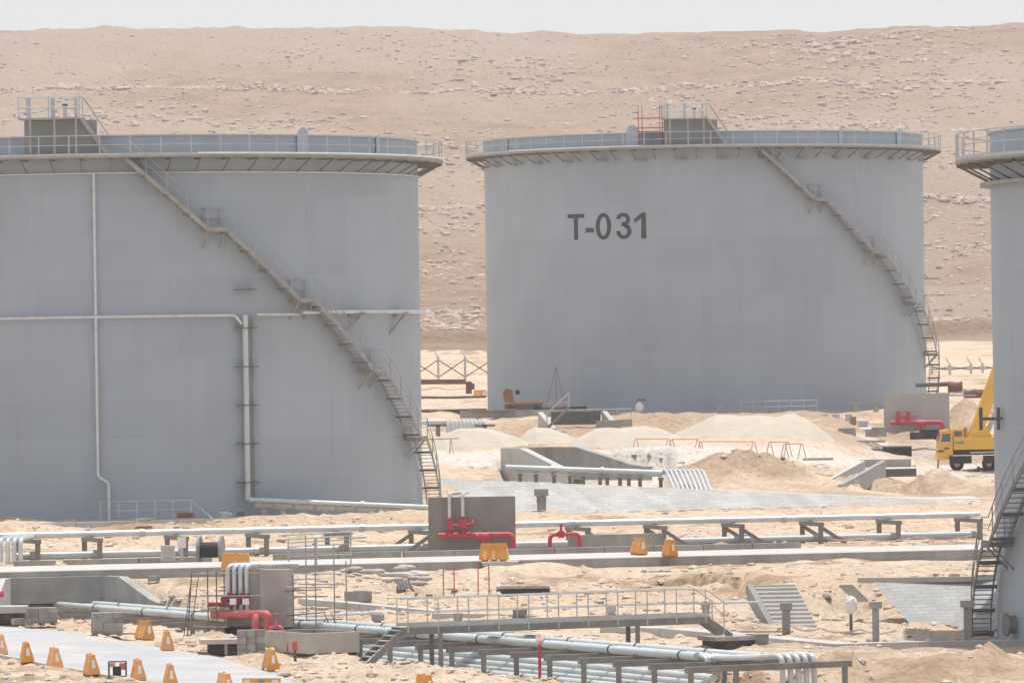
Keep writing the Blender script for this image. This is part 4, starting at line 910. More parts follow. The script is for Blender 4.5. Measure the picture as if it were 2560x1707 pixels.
# ---------------------------------------------------------------- footbridge
BO, BD, BN = Vector((-5.7, 231.5, 0)), Vector((.898, .44, 0)), Vector((-.44, .898, 0))
def bp(t, n, z): return BO+BD*t+BN*n+Vector((0, 0, z))
fb = thing('footbridge', 'long grey steel footbridge with handrails and a stair crossing the trench pipes', 'footbridge', bp(8, .45, .2))
ZD = 1.74
for n in (0, .9): MB().bar(bp(1.55, n, ZD-.13), bp(14.75, n, ZD-.13), .1, .26).build('girder', steel, fb)
MB().hexa([bp(t, n, z) for z in (ZD, ZD+.04) for t, n in ((1.5, -.02), (14.8, -.02), (14.8, .92), (1.5, .92))]).build('deck', galv, fb)
for n in (-.04, .94):
    MB().tube([bp(1.5, n, ZD+1.1), bp(14.0, n, ZD+1.1), bp(14.7, n, ZD+1.0), bp(15.5, n, ZD+.45)], .026, 6).tube([bp(1.7, n, ZD+.56), bp(14.7, n, ZD+.56), bp(15.3, n, ZD+.1)], .022, 6).build('handrail', galv, fb, True)
    MB().bar(bp(1.7, n, ZD+.1), bp(14.7, n, ZD+.1), .015, .12).build('toe_board', galv, fb)
    for i in range(11): t = 1.75+i*1.28; MB().bar(bp(t, n, ZD-.2), bp(t, n, ZD+1.1), .05, .05).build('handrail_post', galv, fb)
    MB().bar(bp(15.35, n, ZD-.7), bp(15.35, n, ZD+.55), .05, .05).build('handrail_post', galv, fb)
for t in (3.15, 11.6):
    for n in (.05, .85): MB().bar(bp(t, n, -.2), bp(t, n, ZD-.26), .18, .18, (0, 1, 0)).build('support_post', steel, fb)
st = MB()
for n in (0, .9): st.bar(bp(-.25, n, .1), bp(1.6, n, ZD-.1), .06, .24)
st = st.build('stair', steel, fb)
for i in range(8): q = (i+.5)/8; MB().box((0, 0, 0), (.1, .1, .1)); MB().hexa([bp(-.2+1.75*q+d, n, .2+(ZD-.2)*q+z) for z in (-.02, .02) for d, n in ((-.12, .03), (.12, .03), (.12, .87), (-.12, .87))]).build('tread', galv, st)
s2 = MB()
for n in (0, .9): s2.bar(bp(14.7, n, ZD-.15), bp(15.7, n, .95), .06, .22)
s2.build('short_stair', steel, fb)
p = bp(-.35, .45, 0); t = thing('footing_block', 'black and grey concrete footing at the foot of the footbridge stair', 'footing', p); MB().box(V(p, 0, 0, .05), (.9, .9, .3), .45).build('base', bitumen, t); MB().box(V(p, 0, 0, .25), (.7, .7, .14), .45).build('top_slab', concl, t)
p = bp(15.7, .3, 0); t = thing('footing_block', 'concrete landing block with black side at the right end of the footbridge', 'footing', p); MB().box(V(p, 0, 0, .4), (1.6, 1.3, .9), .45).build('base', bitumen, t); MB().box(V(p, -.05, 0, .88), (1.8, 1.5, .16), .45).build('top_slab', conc, t); MB().box(V(p, 1.15, .4, .55), (.6, .8, .9), .45).build('side_block', blockm, t)
# ---------------------------------------------------------------- concrete strips
def strip(pts, w, h, label, z=.12, m=concl):
    P = [gp(*q) for q in pts]; o = MB()
    for a, b_ in zip(P[:-1], P[1:]):
        n = max(1, int((b_-a).length/3.0)); d = (b_-a).normalized(); sd = Vector((-d.y, d.x, 0))
        if sd.y < 0: sd = -sd
        for i in range(n):
            s, e = a.lerp(b_, i/n), a.lerp(b_, (i+.99)/n)
            o.hexa([V(s, 0, 0, z-h), V(e, 0, 0, z-h), V(e+sd*w, 0, 0, z-h), V(s+sd*w, 0, 0, z-h), V(s, 0, 0, z), V(e, 0, 0, z), V(e+sd*w, 0, 0, z), V(s+sd*w, 0, 0, z)])
    return tag(o.build('concrete_strip', m), label, 'concrete strip')
strip([(1500, 1578), (1650, 1582), (1850, 1600), (2090, 1622)], 1.1, .5, 'pale concrete strip running from the footbridge landing towards the lower right', .2)
strip([(2085, 1622), (2300, 1616), (2570, 1612)], .8, .5, 'pale concrete strip in front of the right tank', .2)
strip([(745, 1504), (900, 1518), (1100, 1536)], .8, .4, 'pale concrete strip right of the concrete pump block', .15)
strip([(1080, 1544), (1290, 1547)], .6, .3, 'short pale concrete strip behind the footbridge rail', .2)
a, b_ = pY(748, 1540, 257), pY(992, 1528, 262); tag(MB().tube([V(a), V(b_)], .07, 8).build('steel_pipe', clad, smooth=True), 'thin white pipe lying right of the pump block towards the footbridge', 'pipe')
a, b_ = pY(1718, 1508, 249), pY(1895, 1504, 251); tag(MB().tube([V(a), V(b_)], .045, 8).build('steel_pipe', clad, smooth=True), 'thin white pipe held up behind the right end of the footbridge', 'pipe')
# ---------------------------------------------------------------- culvert at left
yv = lambda x: 274.9+.25*(x+20)
bl, br = Vector((-23.2, yv(-23.2)-.2, 0)), Vector((-17.9, yv(-17.9), 0))
p0, p1 = pY(30, 1447, 275), pY(255, 1437, 275.4); bl = Vector((p0.x, 274.4, 0)); br = Vector((p1.x, 275.4, 0))
hw = headwall(bl, br, 2.38, 5.0, 1, .42, 'large grey concrete culvert headwall at the lower left from which the trench pipes emerge', .75, 1.6)
for i in range(3): q = 270.3+i*1.2; tag(MB().bar((-22.6, q-.6, 1.0), (-17.6, q+.3, 1.0), .2, .14).build('steel_beam', steel), 'dark steel beam across the mouth of the left culvert, %s from the front' % ORD[i], 'beam', 'beams across the left culvert mouth')
p = gp(20, 1552); t = thing('valve_chamber', 'low concrete chamber with dark open front at the left edge', 'chamber', p); MB().box(V(p, -.3, .4, .16), (2.0, 1.4, .5)).build('dark_base', bitumen, t); MB().box(V(p, -.3, .35, .5), (2.2, 1.6, .28)).build('rim', concl, t); MB().tube(bend([V(p, -.7, .4, .6), V(p, -.7, .4, 1.15), V(p, -.2, .4, 1.15)], .15), .13, 8).build('red_valve_pipe', red, t, True)
# ---------------------------------------------------------------- concrete pump block
Pf = pY(718, 1567, 249.6); cs, sn = math.cos(math.radians(-17)), math.sin(math.radians(-17))
def kb_(a, b, z): return Vector((Pf.x+a*cs-b*sn, Pf.y+a*sn+b*cs, z))   # a: along face to the right, b: away from viewer
zt = pY(718, 1423, Pf.y).z
w = MB().hexa([kb_(a, b, z) for z in (Pf.z, zt) for a, b in ((-1.15, 0), (0, 0), (0, .75), (-1.15, .75))]).build('concrete_wall', mat('stained_concrete', (.40, .375, .34), .9, var=.16, scale=1.0, bump=.2, dirt=(.24, .22, .2), dscale=.7, damt=.55, streak=True)); tag(w, 'tall stained concrete block with rust coloured scaffold at the lower left', 'wall')
w = MB().hexa([kb_(a, b, z) for z in (Pf.z, zt+.02) for a, b in ((-2.75, .3), (-1.16, .3), (-1.16, .72), (-2.75, .72))]).build('concrete_wall', conc); tag(w, 'darker concrete wall behind the four silver risers beside the tall block', 'wall')
w = MB().hexa([kb_(a, b, z) for z in (-.4, Pf.z-.01) for a, b in ((-2.7, .05), (-.03, .05), (-.03, .72), (-2.7, .72))]).build('plinth', bitumen); tag(w, 'dark coated plinth under the stained concrete block', 'plinth')
for i in range(4):
    a = -2.6+.27*i; o = MB().tube(bend([kb_(a, .2, 1.75), kb_(a, .2, zt+.14), kb_(a+.3, .7+.1*i, zt+.17), kb_(a+1.7, 1.1+.22*i, zt+.14)], .22, 5), .1, 10)
    tag(o.build('silver_pipe', clad, smooth=True), 'silver riser bending over the stained concrete block, %s from the left' % ORD[i], 'pipe', 'four silver risers over the stained block')
t = thing('red_pipe_manifold', 'faded red pipe manifold with valves and elbow in front of the stained concrete block', 'pipe', kb_(-2, -.4, .6))
hz = pY(640, 1536, Pf.y-.5).z
MB().tube(bend([kb_(-3.2, -.1, hz), kb_(-.95, -.55, hz), kb_(-.62, -.6, hz), kb_(-.62, -.62, .4)], .45, 6), .19, 14).build('header_pipe', redp, t, True)
MB().tube(bend([kb_(-1.15, -.3, hz-.05), kb_(-1.1, -.75, hz-.1), kb_(-1.1, -.75, .8)], .25, 5), .17, 12).build('elbow', redp, t, True)
dred = mat('dark_red_valve', (.22, .035, .05), .5, var=.2, scale=4)
for i in range(4):
    a = -2.6+.27*i; MB().tube([kb_(a, .15, hz), kb_(a, .2, 1.78)], .09, 8).build('riser', redp, t, True)
    v_ = MB().box(kb_(a, .05, hz+.55+.12*(i % 2)), (.22, .3, .3), math.radians(-17)).build('valve', dred, t); MB().tube([kb_(a, -.3, hz+.6+.15*(i % 2)), kb_(a, -.34, hz+.6+.15*(i % 2))], .16, 12).build('hand_wheel', dred, v_)
for a in (-2.2, -1.65): MB().box(kb_(a, -.36, hz+.52), (.28, .04, .26), math.radians(-17)).build('tag_plate', white, t)
MB().tube([kb_(-3.35, -.15, hz+.4), kb_(-2.2, -.25, hz+.4)], .09, 8).build('branch_pipe', dred, t, True)
t = thing('red_pipe_loop', 'faded red inverted U pipe with a tall valve spindle beside the stained block', 'pipe', kb_(-.3, -.9, .5))
hz2 = pY(703, 1566, Pf.y-1).z; MB().tube(bend([kb_(-.42, -.9, .3), kb_(-.42, -.9, hz2), kb_(.1, -.9, hz2), kb_(.1, -.9, .3)], .2, 5), .085, 10).build('pipe', redp, t, True)
MB().lathe([(.13, 0), (.1, .15), (.05, .3), (.05, .5), (.16, .5), (.16, .54), (.0, .54), (0, 0)], kb_(-.16, -.9, hz2), 10).build('valve_spindle', redp, t)
# scaffolds
scaf = mat('rusty_scaffold_tube', (.20, .15, .125), .7, .2, var=.3, scale=3)
sg = mat('grey_scaffold_tube', (.36, .36, .35), .5, .4, var=.2, scale=3)
t = thing('scaffold', 'light rusty tube scaffold left of the silver risers on the stained block', 'scaffold', kb_(-3.4, 0, .6))
for a, b in ((-4.0, -.3), (-3.75, .9), (-3.1, 1.1), (-2.9, -.4)): MB().tube([kb_(a-.25*(a < -3.9), b, .45), kb_(a, b, zt-.05)], .026, 6).build('standard', scaf, t, True)
for zz in (1.15, 1.75, 2.35, zt-.15): MB().tube([kb_(-4.25, -.3, zz), kb_(-1.0, -.45, zz+.04)], .024, 6).tube([kb_(-4.1, .95, zz), kb_(-2.7, 1.0, zz)], .024, 6).build('ledger', scaf if zz < 2 else sg, t, True)
lad = MB()
for e in (0, .3): lad.tube([kb_(-4.35+e, -.5, .5), kb_(-4.0+e, -.35, zt-.3)], .02, 6)
for i in range(11): q = i/11; lad.tube([kb_(-4.35+.35*q, -.5+.15*q, .55+(zt-.9)*q), kb_(-4.05+.35*q, -.5+.15*q, .55+(zt-.9)*q)], .014, 5)
lad.build('ladder', scaf, t, True); MB().hexa([kb_(a, b, z) for z in (1.1, 1.15) for a, b in ((-4.0, -.35), (-2.4, -.5), (-2.4, -.05), (-4.0, .0))]).build('plank', woodg, t)
t = thing('scaffold', 'taller tube scaffold with plank decks right of the stained concrete block', 'scaffold', kb_(1.2, .3, .6))
zr = pY(800, 1338, Pf.y+.5).z
for a, b, zz in ((.35, -.2, zt-.2), (.4, 1.3, zr), (1.35, -.3, zr-.1), (1.75, .9, zr-.35), (2.1, 1.4, zt+.3)): MB().tube([kb_(a, b, .5), kb_(a, b, zz)], .027, 6).build('standard', sg if zz > zt else scaf, t, True)
for a0, a1, b, z0, z1, m in ((.0, 2.0, -.2, .95, 1.1, scaf), (.05, 2.3, .3, 1.35, 1.38, scaf), (0, 1.7, -.1, 1.55, 1.68, scaf), (0, 1.6, -.3, 2.55, 2.62, scaf), (.2, 2.2, .9, 2.8, 2.78, sg), (0, 1.5, -.2, 3.0, 3.06, sg), (.1, 2.2, .5, 3.25, 3.22, sg), (0, 2.0, .9, .7, .95, scaf)): MB().tube([kb_(a0, b, z0), kb_(a1, b, z1)], .026, 6).build('ledger', m, t, True)
for z0, a1 in ((2.68, 2.1), (2.3, 1.7)): MB().hexa([kb_(a, b, z) for z in (z0, z0+.05) for a, b in ((.02, -.35), (a1, -.2), (a1, .25), (.02, .1))]).build('plank', woodg, t)
for a in (1.45, 1.75): MB().tube([kb_(a, .5, 1.6), kb_(a+.55, .2, .6)], .024, 6).build('brace', scaf, t, True)
gz = zr-.9
a, b_ = pY(718, 1385, 262), pY(880, 1380, 263.5)
t = thing('guard_rail_frame', 'pale guard rail frame around the top of the right scaffold', 'handrail', a)
zt2 = [pY(700, 1338, 262).z, pY(715, 1348, 262).z, pY(715, 1357, 262).z, pY(715, 1368, 262).z]
for i, zz in enumerate(zt2): MB().tube([Vector((a.x-(.35 if i == 0 else 0), a.y, zz)), Vector((b_.x, b_.y, zz+.08))], .04 if i < 2 else .025, 6).build('rail', galv, t, True)
for q in (.02, .45, .98): p = a.lerp(b_, q); MB().bar(V(p, 0, 0, -.5), Vector((p.x, p.y, zt2[1]+.05)), .06, .06).build('rail_post', galv, t)
MB().hexa([Vector((q.x, q.y+d, q.z-.1+z)) for z in (-.04, .02) for q, d in ((a, 0), (b_, 0), (b_, .5), (a, .5))]).build('deck_plank', woodg, t)
# basin
z0 = .5; A = pz(662, 1626, z0); B = pz(772, 1634, z0); Cc = pz(899, 1629, z0); D = A+Cc-B; hgt = .8
t = thing('concrete_basin', 'open pale concrete basin with a black base in front of the stained block', 'basin', (A+Cc)/2)
Q = [A, B, Cc, D]; ctr = (A+Cc)/2
for i in range(4):
    p, q = Q[i], Q[(i+1) % 4]; pi, qi = p+(ctr-p).normalized()*.26, q+(ctr-q).normalized()*.26
    MB().hexa([V(p), V(q), V(qi), V(pi), V(p, 0, 0, hgt), V(q, 0, 0, hgt), V(qi, 0, 0, hgt), V(pi, 0, 0, hgt)]).build('basin_wall', mat('warm_concrete', (.47, .435, .385), .9, var=.1, scale=1.2, bump=.2, dirt=(.34, .31, .27), dscale=.9, damt=.5) if i < 2 else conc, t)
Q2 = [ctr+(p-ctr)*.95 for p in Q]; MB().hexa([V(p, 0, 0, -.9) for p in Q2]+[V(p, 0, 0, .0) for p in Q2]).build('black_base', bitumen, t)
p = gp(738, 1650); t = thing('red_valve_post', 'small red hydrant valve with wheel in front of the basin', 'valve', p); MB().tube([V(p, 0, 0, -.1), V(p, 0, 0, .45)], .055, 8).build('stem', rust, t); MB().box(V(p, 0, 0, .58), (.2, .16, .34)).build('valve', redp, t); MB().tube([V(p, -.3, -.05, .5), V(p, -.26, -.05, .5)], .22, 14).build('hand_wheel', rust, t)
p = gp(628, 1643); t = thing('block_wall', 'grey block wall left of the concrete basin', 'wall', p)
for k in range(4):
    for j in range(3): MB().box(V(p, -.36+.36*j+.18*(k % 2)*0, .1*j, .14+.27*k), (.35, .4, .26), .0).build('block', blockm if (k+j) % 2 else conc, t)
p = gp(560, 1636); t = thing('chamber_frame', 'concrete chamber edge with dark openings left of the basin', 'chamber', p)
MB().box(V(p, -.1, .3, .52), (1.7, 1.0, .18), .12).build('rim', concl, t); MB().box(V(p, 0, .4, .22), (1.3, .8, .5), .12).build('dark_opening', bitumen, t); MB().box(V(p, .08, -.02, .25), (.12, .14, .5), .12).build('stub_post', conc, t)
p = gp(735, 1668); t = thing('round_cover', 'low concrete surround with a dark lid below the basin', 'cover', p); MB().box(V(p, .3, .3, .02), (1.5, 1.1, .16)).build('surround', concl, t); MB().lathe([(.36, .1), (.36, .15), (0, .15), (0, .1)], V(p, .3, .2, 0), 20).build('lid', steel, t)
# ---------------------------------------------------------------- water filled barriers
def make_barrier(long=False):
    t = thing('traffic_barrier', 'x', 'barrier', (0, 0, 0), 'orange plastic barriers')
    L_, h = (1.35, .8) ; b = MB(); w0, w1 = .23, .085
    sec = [(-w0, .06), (-w0*.97, .2), (-w1*1.25, .62), (-w1, h), (w1, h), (w1*1.25, .62), (w0*.97, .2), (w0, .06)]
    lo_, hi_ = L_/2, L_/2-.09
    pts = []
    for sgn in (-1, 1): pts.append([Vector((x, sgn*(lo_-(lo_-hi_)*z/h), z)) for x, z in sec])
    n = len(sec); b.add(pts[0]+pts[1], [tuple(range(n-1, -1, -1)), tuple(range(n, 2*n))]+[(i, (i+1) % n, n+(i+1) % n, n+i) for i in range(n)])
    body = b.build('body', orange, t)
    for y in (-.42, 0, .42): MB().box((0, y, .035), (w0*1.9, .26, .07)).build('foot', mat('orange_foot', (.3, .13, .03), .6, var=.2), t)
    for y in (-.4, 0, .4):
        for s in (-1, 1): MB().prism([(s*w0*.99, y-.09, .08), (s*w0*.99, y+.09, .08), (s*w1*1.5, y+.07, .5), (s*w1*1.5, y-.07, .5)], (s*.03, 0, 0)).build('side_rib', orange, t)
    MB().tube([(0, 0, h-.01), (0, 0, h+.025)], .07, 10).build('filler_cap', mat('orange_foot', (.3, .13, .03)), t)
    s = MB().hexa([(x, -L_/2+.09*z/h-.014, z) for x, z in ((-.07, .3), (.07, .3), (.05, .6), (-.05, .6))]+[(x, -L_/2+.09*z/h+.005, z) for x, z in ((-.07, .3), (.07, .3), (.05, .6), (-.05, .6))]); s.build('notice_sheet', white, t)
    return t
bar0 = make_barrier(); used = []
blist = [(2, 1637, 18, 'at the left edge of the frame'), (66, 1657, 20, 'second from the left along the near road kerb'), (136, 1671, 24, 'third from the left along the near road kerb'), (228, 1688, 28, 'fourth from the left along the near road kerb'), (345, 1702, 22, 'just right of the small red pump on the road edge'), (425, 1715, 20, 'cut by the bottom edge right of the small red pump'),
         (360, 1600, 32, 'behind the road near the right stack of blocks'), (418, 1627, 16, 'behind the road, right of the one by the block stack'), (676, 1676, 22, 'standing in front of the concrete basin'), (562, 1738, 20, 'only its top showing at the bottom edge below the basin'),
         (1597, 1387, 28, 'left of the two on the service road under the pipe'), (1675, 1392, 28, 'right of the two on the service road under the pipe'), (590, 1428, 80, 'lying broadside left of the silver risers'), (1235, 1402, 82, 'lying broadside in front of the brown pump wall'), (1062, 1742, 24, 'rightmost at the bottom edge beside the sand mound')]
for px, py, a, lab in blist:
    p = gp(px, py) if not 1380 < py < 1435 else pz(px, py, 2.64)
    place(bar0, V(p, 0, .3, .0), math.radians(a*.62+rnd.uniform(-5, 5) if a < 60 else a), 'orange plastic barrier '+lab, used).rotation_euler[1] = rnd.uniform(-.05, .05)
a = gp(1250, 1430); tag(MB().prism([pY(x, y, 279.0) for x, y in ((1203, 1405), (1297, 1403), (1291, 1416), (1272, 1428), (1250, 1431), (1228, 1428), (1209, 1417))], (0, 1.4, 0)).build('concrete_trough', concl), 'pale concrete half round trough below the broadside orange barrier', 'trough')
# striped boards at the bottom edge
def board(px0, px1, py, label, Y):
    a, b_ = pY(px0, py, Y), pY(px1, py, Y); t = thing('warning_board', label, 'board', V(a, 0, 0, -.7))
    MB().bar(V(a, 0, 0, -.2), V(b_, 0, 0, -.2), .04, .4).build('panel', orange, t)
    for q, m in ((.12, white), (.5, mat('green_panel', (.08, .28, .24), .6)), (.85, white)): c = a.lerp(b_, q); MB().box(V(c, 0, -.035, -.2), (.22, .02, .26)).build('sign_patch', m, t)
    for q in (.1, .9): c = a.lerp(b_, q); MB().bar(V(c, 0, .05, -.9), V(c, 0, .05, 0), .06, .06).build('leg', wood, t)
board(605, 702, 1694, 'orange and white warning board at the bottom edge below the basin', 223.5)
board(936, 1028, 1691, 'orange warning board at the bottom edge below the footbridge stair', 223.5)
# pallets of blocks
def pallet(px, py, nx, nz, label, rz):
    p = gp(px, py); t = thing('wooden_pallet', 'wooden pallet under the %s' % label, 'pallet', p, rz=rz)
    def lc(x, y, z): return Vector((p.x+x*math.cos(rz)-y*math.sin(rz), p.y+x*math.sin(rz)+y*math.cos(rz), p.z+z))
    def pb(x, y, z, d, nm, m, par):
        b = MB().box((p.x+x, p.y+y, p.z+z), d); o = b.build(nm, m, par); return o
    for x in (-.5, 0, .5): pb(x, 0, .05, (.12, 1.0, .1), 'bearer', wood, t)
    for y in (-.45, -.15, .15, .45): pb(0, y, .115, (1.2, .2, .03), 'slat', wood, t)
    for k in range(nz):
        for i in range(nx):
            for j in range(2):
                if k == nz-1 and rnd.random() < .2: continue
                o = MB().box(lc((i-(nx-1)/2)*.41+rnd.uniform(-.01, .01), -.25+j*.42, .24+k*.205), (.4, .4, .2), rz).build('concrete_block', blockm)
                tag(o, 'grey concrete block %s the %s' % ('in the top course of' if k == nz-1 else 'in the bottom course of' if k == 0 else 'within', label), 'block', 'blocks in the '+label)
pallet(104, 1562, 3, 3, 'left block stack by the road', .25); pallet(268, 1588, 3, 4, 'right block stack by the road', .2)
for px, py, lab in ((46, 1560, 'single grey block lying left of the left block stack'), (385, 1452, 'grey block lying on the sand right of the left culvert'), (405, 1442, 'flat grey block tilted on the sand right of the left culvert')):
    p = gp(px, py); tag(MB().box(V(p, 0, 0, .12), (.5, .4, .25), rnd.random()).build('concrete_block', blockm), lab, 'block')
# small pump set on the road
p = gp(294, 1693); t = thing('pump_set', 'small red and black engine pump in a tube frame on the road edge', 'pump', p)
fr = MB()
for x in (-.32, .32):
    for y in (-.2, .2): fr.tube([V(p, x, y, 0), V(p, x, y, .62)], .022, 6)
for zz in (.04, .6): fr.tube([V(p, -.32, -.2, zz), V(p, .32, -.2, zz), V(p, .32, .2, zz), V(p, -.32, .2, zz), V(p, -.32, -.2, zz)], .022, 6)
fr.build('frame', darkst, t); MB().box(V(p, -.02, 0, .25), (.3, .3, .34)).tube([V(p, -.02, -.2, .25), V(p, -.02, .1, .25)], .13, 12).build('engine', black, t); MB().box(V(p, .2, 0, .42), (.24, .3, .24)).build('fuel_tank', redp, t); MB().box(V(p, -.2, 0, .48), (.22, .28, .16)).build('air_filter', mat('pink_casing', (.6, .35, .33), .5), t)
# dark liner heap at lower left
p = gp(40, 1690); o = MB()
for i in range(9): o.blob(V(p, rnd.uniform(-.6, .6), rnd.uniform(-.7, .7), .06), (rnd.uniform(.15, .4), rnd.uniform(.15, .3), rnd.uniform(.06, .14)), rnd.random()*3, 8, 5, .5)
tag(o.build('plastic_liner', mat('dark_liner', (.2, .22, .22), .5, var=.4, scale=5)), 'crumpled dark plastic liner on the sand at the lower left corner', 'plastic liner')
# ---------------------------------------------------------------- bank at right: stairs, piers, slope blocks
A_, B_, C_, D_ = pz(1884, 1466, 2.25), pz(1988, 1464, 2.25), pz(2042, 1587, .25), pz(1948, 1590, .25)
t = thing('concrete_steps', 'flight of concrete steps down the sand bank', 'steps', D_)
w_ = (B_-A_); run = Vector((D_.x-A_.x, D_.y-A_.y, 0)); N_ = 12
for i in range(N_):
    q0, q1 = i/N_, (i+1)/N_; z1 = 2.25-(2.0)*q0; cf = .075; a = Vector((A_.x, A_.y, 0))+run*q0; e = Vector((A_.x, A_.y, 0))+run*q1; ww = Vector((w_.x, w_.y*.6, 0))
    dn = run.normalized()*cf; MB().hexa([Vector((p.x, p.y, z)) for z in (z1-.55, z1-cf) for p in (e, e+ww, a+ww, a)]).hexa([Vector((p.x, p.y, z1-cf+.0)) for p in (e, e+ww, a+ww, a)]+[Vector((p.x, p.y, z1)) for p in (e-dn, e+ww-dn, a+ww, a)]).build('step', concl, t)
a = Vector((A_.x, A_.y, 0)); MB().hexa([Vector((p.x, p.y, p.z)) for p in (V(a, -.28, 0, 1.7), V(a, -.02, 0, 1.7), V(a+run, -.02, 0, -.2), V(a+run, -.28, 0, -.2), V(a, -.28, 0, 2.35), V(a, -.02, 0, 2.35), V(a+run, -.02, 0, .5), V(a+run, -.28, 0, .5))]).build('cheek_wall', conc, t)
MB().hexa([Vector((p.x, p.y, z)) for z in (1.9, 2.29) for p in (V(a, -.3, .02), V(a+w_, 0, .02), V(a+w_, 0, .5), V(a, -.3, .5))]).build('top_landing', conc, t)
def pier(px, py0, py1, w, label, capw=1.6, m=conc):
    p = gp(px, py1); zt = pY(px, py0, p.y).z; t = thing('concrete_pier', label, 'pier', p)
    MB().box(V(p, 0, 0, (zt-p.z-.25)/2-.1), (w, w, zt-p.z-.25+.2)).build('stem', m, t); MB().box(V(p, 0, 0, zt-p.z-.13), (w*capw, w*capw, .26)).build('cap', m, t)
pier(1966, 1506, 1582, .32, 'short concrete pier with square cap beside the bank steps', 1.5); pier(2190, 1503, 1608, .26, 'tall concrete pier with square cap between the steps and the right tank', 1.9); pier(2420, 1501, 1606, .3, 'concrete pier with square cap at the foot of the right tank stairs', 1.8, conc)
pier(945, 1534, 1564, .28, 'small concrete pier with cap left of the footbridge rail', 1.9); pier(1145, 1532, 1556, .3, 'stubby concrete pier behind the left half of the footbridge rail', 1.3); pier(1300, 1522, 1550, .5, 'broad stubby concrete block behind the middle of the footbridge rail', 1.2, blockm); pier(1765, 1502, 1560, .3, 'concrete pier behind the right end of the footbridge rail', 1.2)
pier(1528, 1514, 1540, .3, 'short pier with a pale wrapped head behind the footbridge rail', 1.4, concl)
bt = [pz(2290, 1582, .3), pz(2440, 1580, .3), pz(2490, 1580, .3)]; tt = [pz(2180, 1456, 2.3), pz(2436, 1452, 2.3), pz(2500, 1452, 2.3)]
rv = bpy.data.materials.new('pale_slope_blocks'); rv.use_nodes = True; _pm(rv, (.40, .404, .395), .5, .25)
o = slope_sheet('slope_paving', bt, tt, rv, 12, .1); tag(o, kind='structure')
tag(MB().bar(V(tt[0], -.6, .1, .1), V(tt[2], 0, .1, .1), .25, .22).build('kerb', concl, loc=(0, 0, 0)), kind='structure')
p0, p1 = pz(2098, 1468, 2.3), pz(2140, 1505, 1.6); tag(MB().hexa([V(p0, 0, 0, .02), V(p0, .55, .1, .02), V(p1, .5, 0, .02), V(p1, 0, -.1, .02), V(p0, 0, 0, .1), V(p0, .55, .1, .1), V(p1, .5, 0, .1), V(p1, 0, -.1, .1)]).build('plastic_liner', flue), 'blue grey liner sheet at the top of the bank right of the steps', 'plastic liner')
p = gp(2128, 1588); t = thing('wrapped_post', 'post wrapped in white plastic on a small base by the bank', 'post', p); zt = pY(2128, 1492, p.y).z; MB().tube([V(p, 0, 0, 0), V(p, 0, 0, zt-p.z-.5)], .06, 8).build('pole', darkst, t); MB().blob(V(p, 0, 0, zt-p.z-.32), (.27, .24, .36), 0, 12, 8, .25).build('plastic_wrap', white, t); MB().box(V(p, .1, 0, .05), (.9, .6, .16)).build('base', woodg, t)
p = gp(2100, 1650); o = MB().blob(V(p, -.1, 0, .1), (.25, .3, .14), .3, 10, 6, .4); tag(o.build('cement_bag', bagm), 'torn pale bag lying on the sand below the concrete strip', 'bag')
# sandbags
bag0 = None; used = []
bag0 = tag(MB().blob((0, 0, .1), (.36, .2, .12), 0, 12, 8, .12).build('sandbag', bagm, smooth=True, loc=(0, 0, 0)), 'x', 'sandbag', 'sandbags around the pipe end on the sand')
bl_ = [(850, 1440), (868, 1440), (888, 1441), (905, 1436), (925, 1442), (945, 1447), (960, 1443), (978, 1450), (1000, 1441), (1020, 1446), (1040, 1445), (1010, 1436), (990, 1456), (1035, 1458), (1055, 1455), (970, 1457), (1000, 1450), (1022, 1437), (1048, 1466), (1062, 1460)]
for i, (px, py) in enumerate(bl_):
    p = gp(px, py); place(bag0, V(p, 0, 0, .1*(i % 3)+.05), rnd.uniform(-.6, .6), 'dusty white woven sandbag lying in the heap behind the small grey box', used)
for i in range(5):
    a = pz(1000+i*8, 1476, 1.7); tag(MB().tube([V(a, 0, 0, .0), V(a, -.2, 1.6, .35)], .065, 8).build('conduit_pipe', darkst), 'dark conduit pipe end poking out under the sandbags', 'pipe', 'conduit ends under the sandbags')
# chambers on the sand
p = gp(1308, 1492); t = thing('black_chamber', 'long low black coated chamber with grey rim on the sand', 'chamber', p); MB().box(V(p, 0, .4, .17), (2.3, 1.0, .42), .03).build('body', bitumen, t); o = MB()
for dx, dy, sx, sy in ((0, -.05, 2.3, .14), (0, .85, 2.3, .14), (-1.08, .4, .14, 1.0), (1.08, .4, .14, 1.0), (0, .4, .1, 1.0)): o.box(V(p, dx, dy, .42), (sx, sy, .09), .03)
o.build('rim', woodg, t)
p = gp(895, 1500); t = thing('grey_chamber', 'small grey concrete chamber with lid on the sand below the sandbags', 'chamber', p); MB().box(V(p, 0, .3, .17), (1.15, .8, .44), .1).build('body', blockm, t); MB().box(V(p, .1, .25, .41), (.6, .4, .05), .1).build('lid', concl, t)
# red marker rods
for i, (px, y0, y1) in enumerate(((1109, 1418, 1490), (1136, 1408, 1490), (1196, 1403, 1492), (1223, 1410, 1492))):
    p = gp(px, y1); tag(MB().tube([V(p, 0, 0, -.1), Vector((p.x, p.y, pY(px, y0, p.y).z))], .028, 6).build('marker_rod', redp), 'thin red marker rod standing on the sand, %s of four from the left' % ORD[i], 'rod', 'red marker rods')
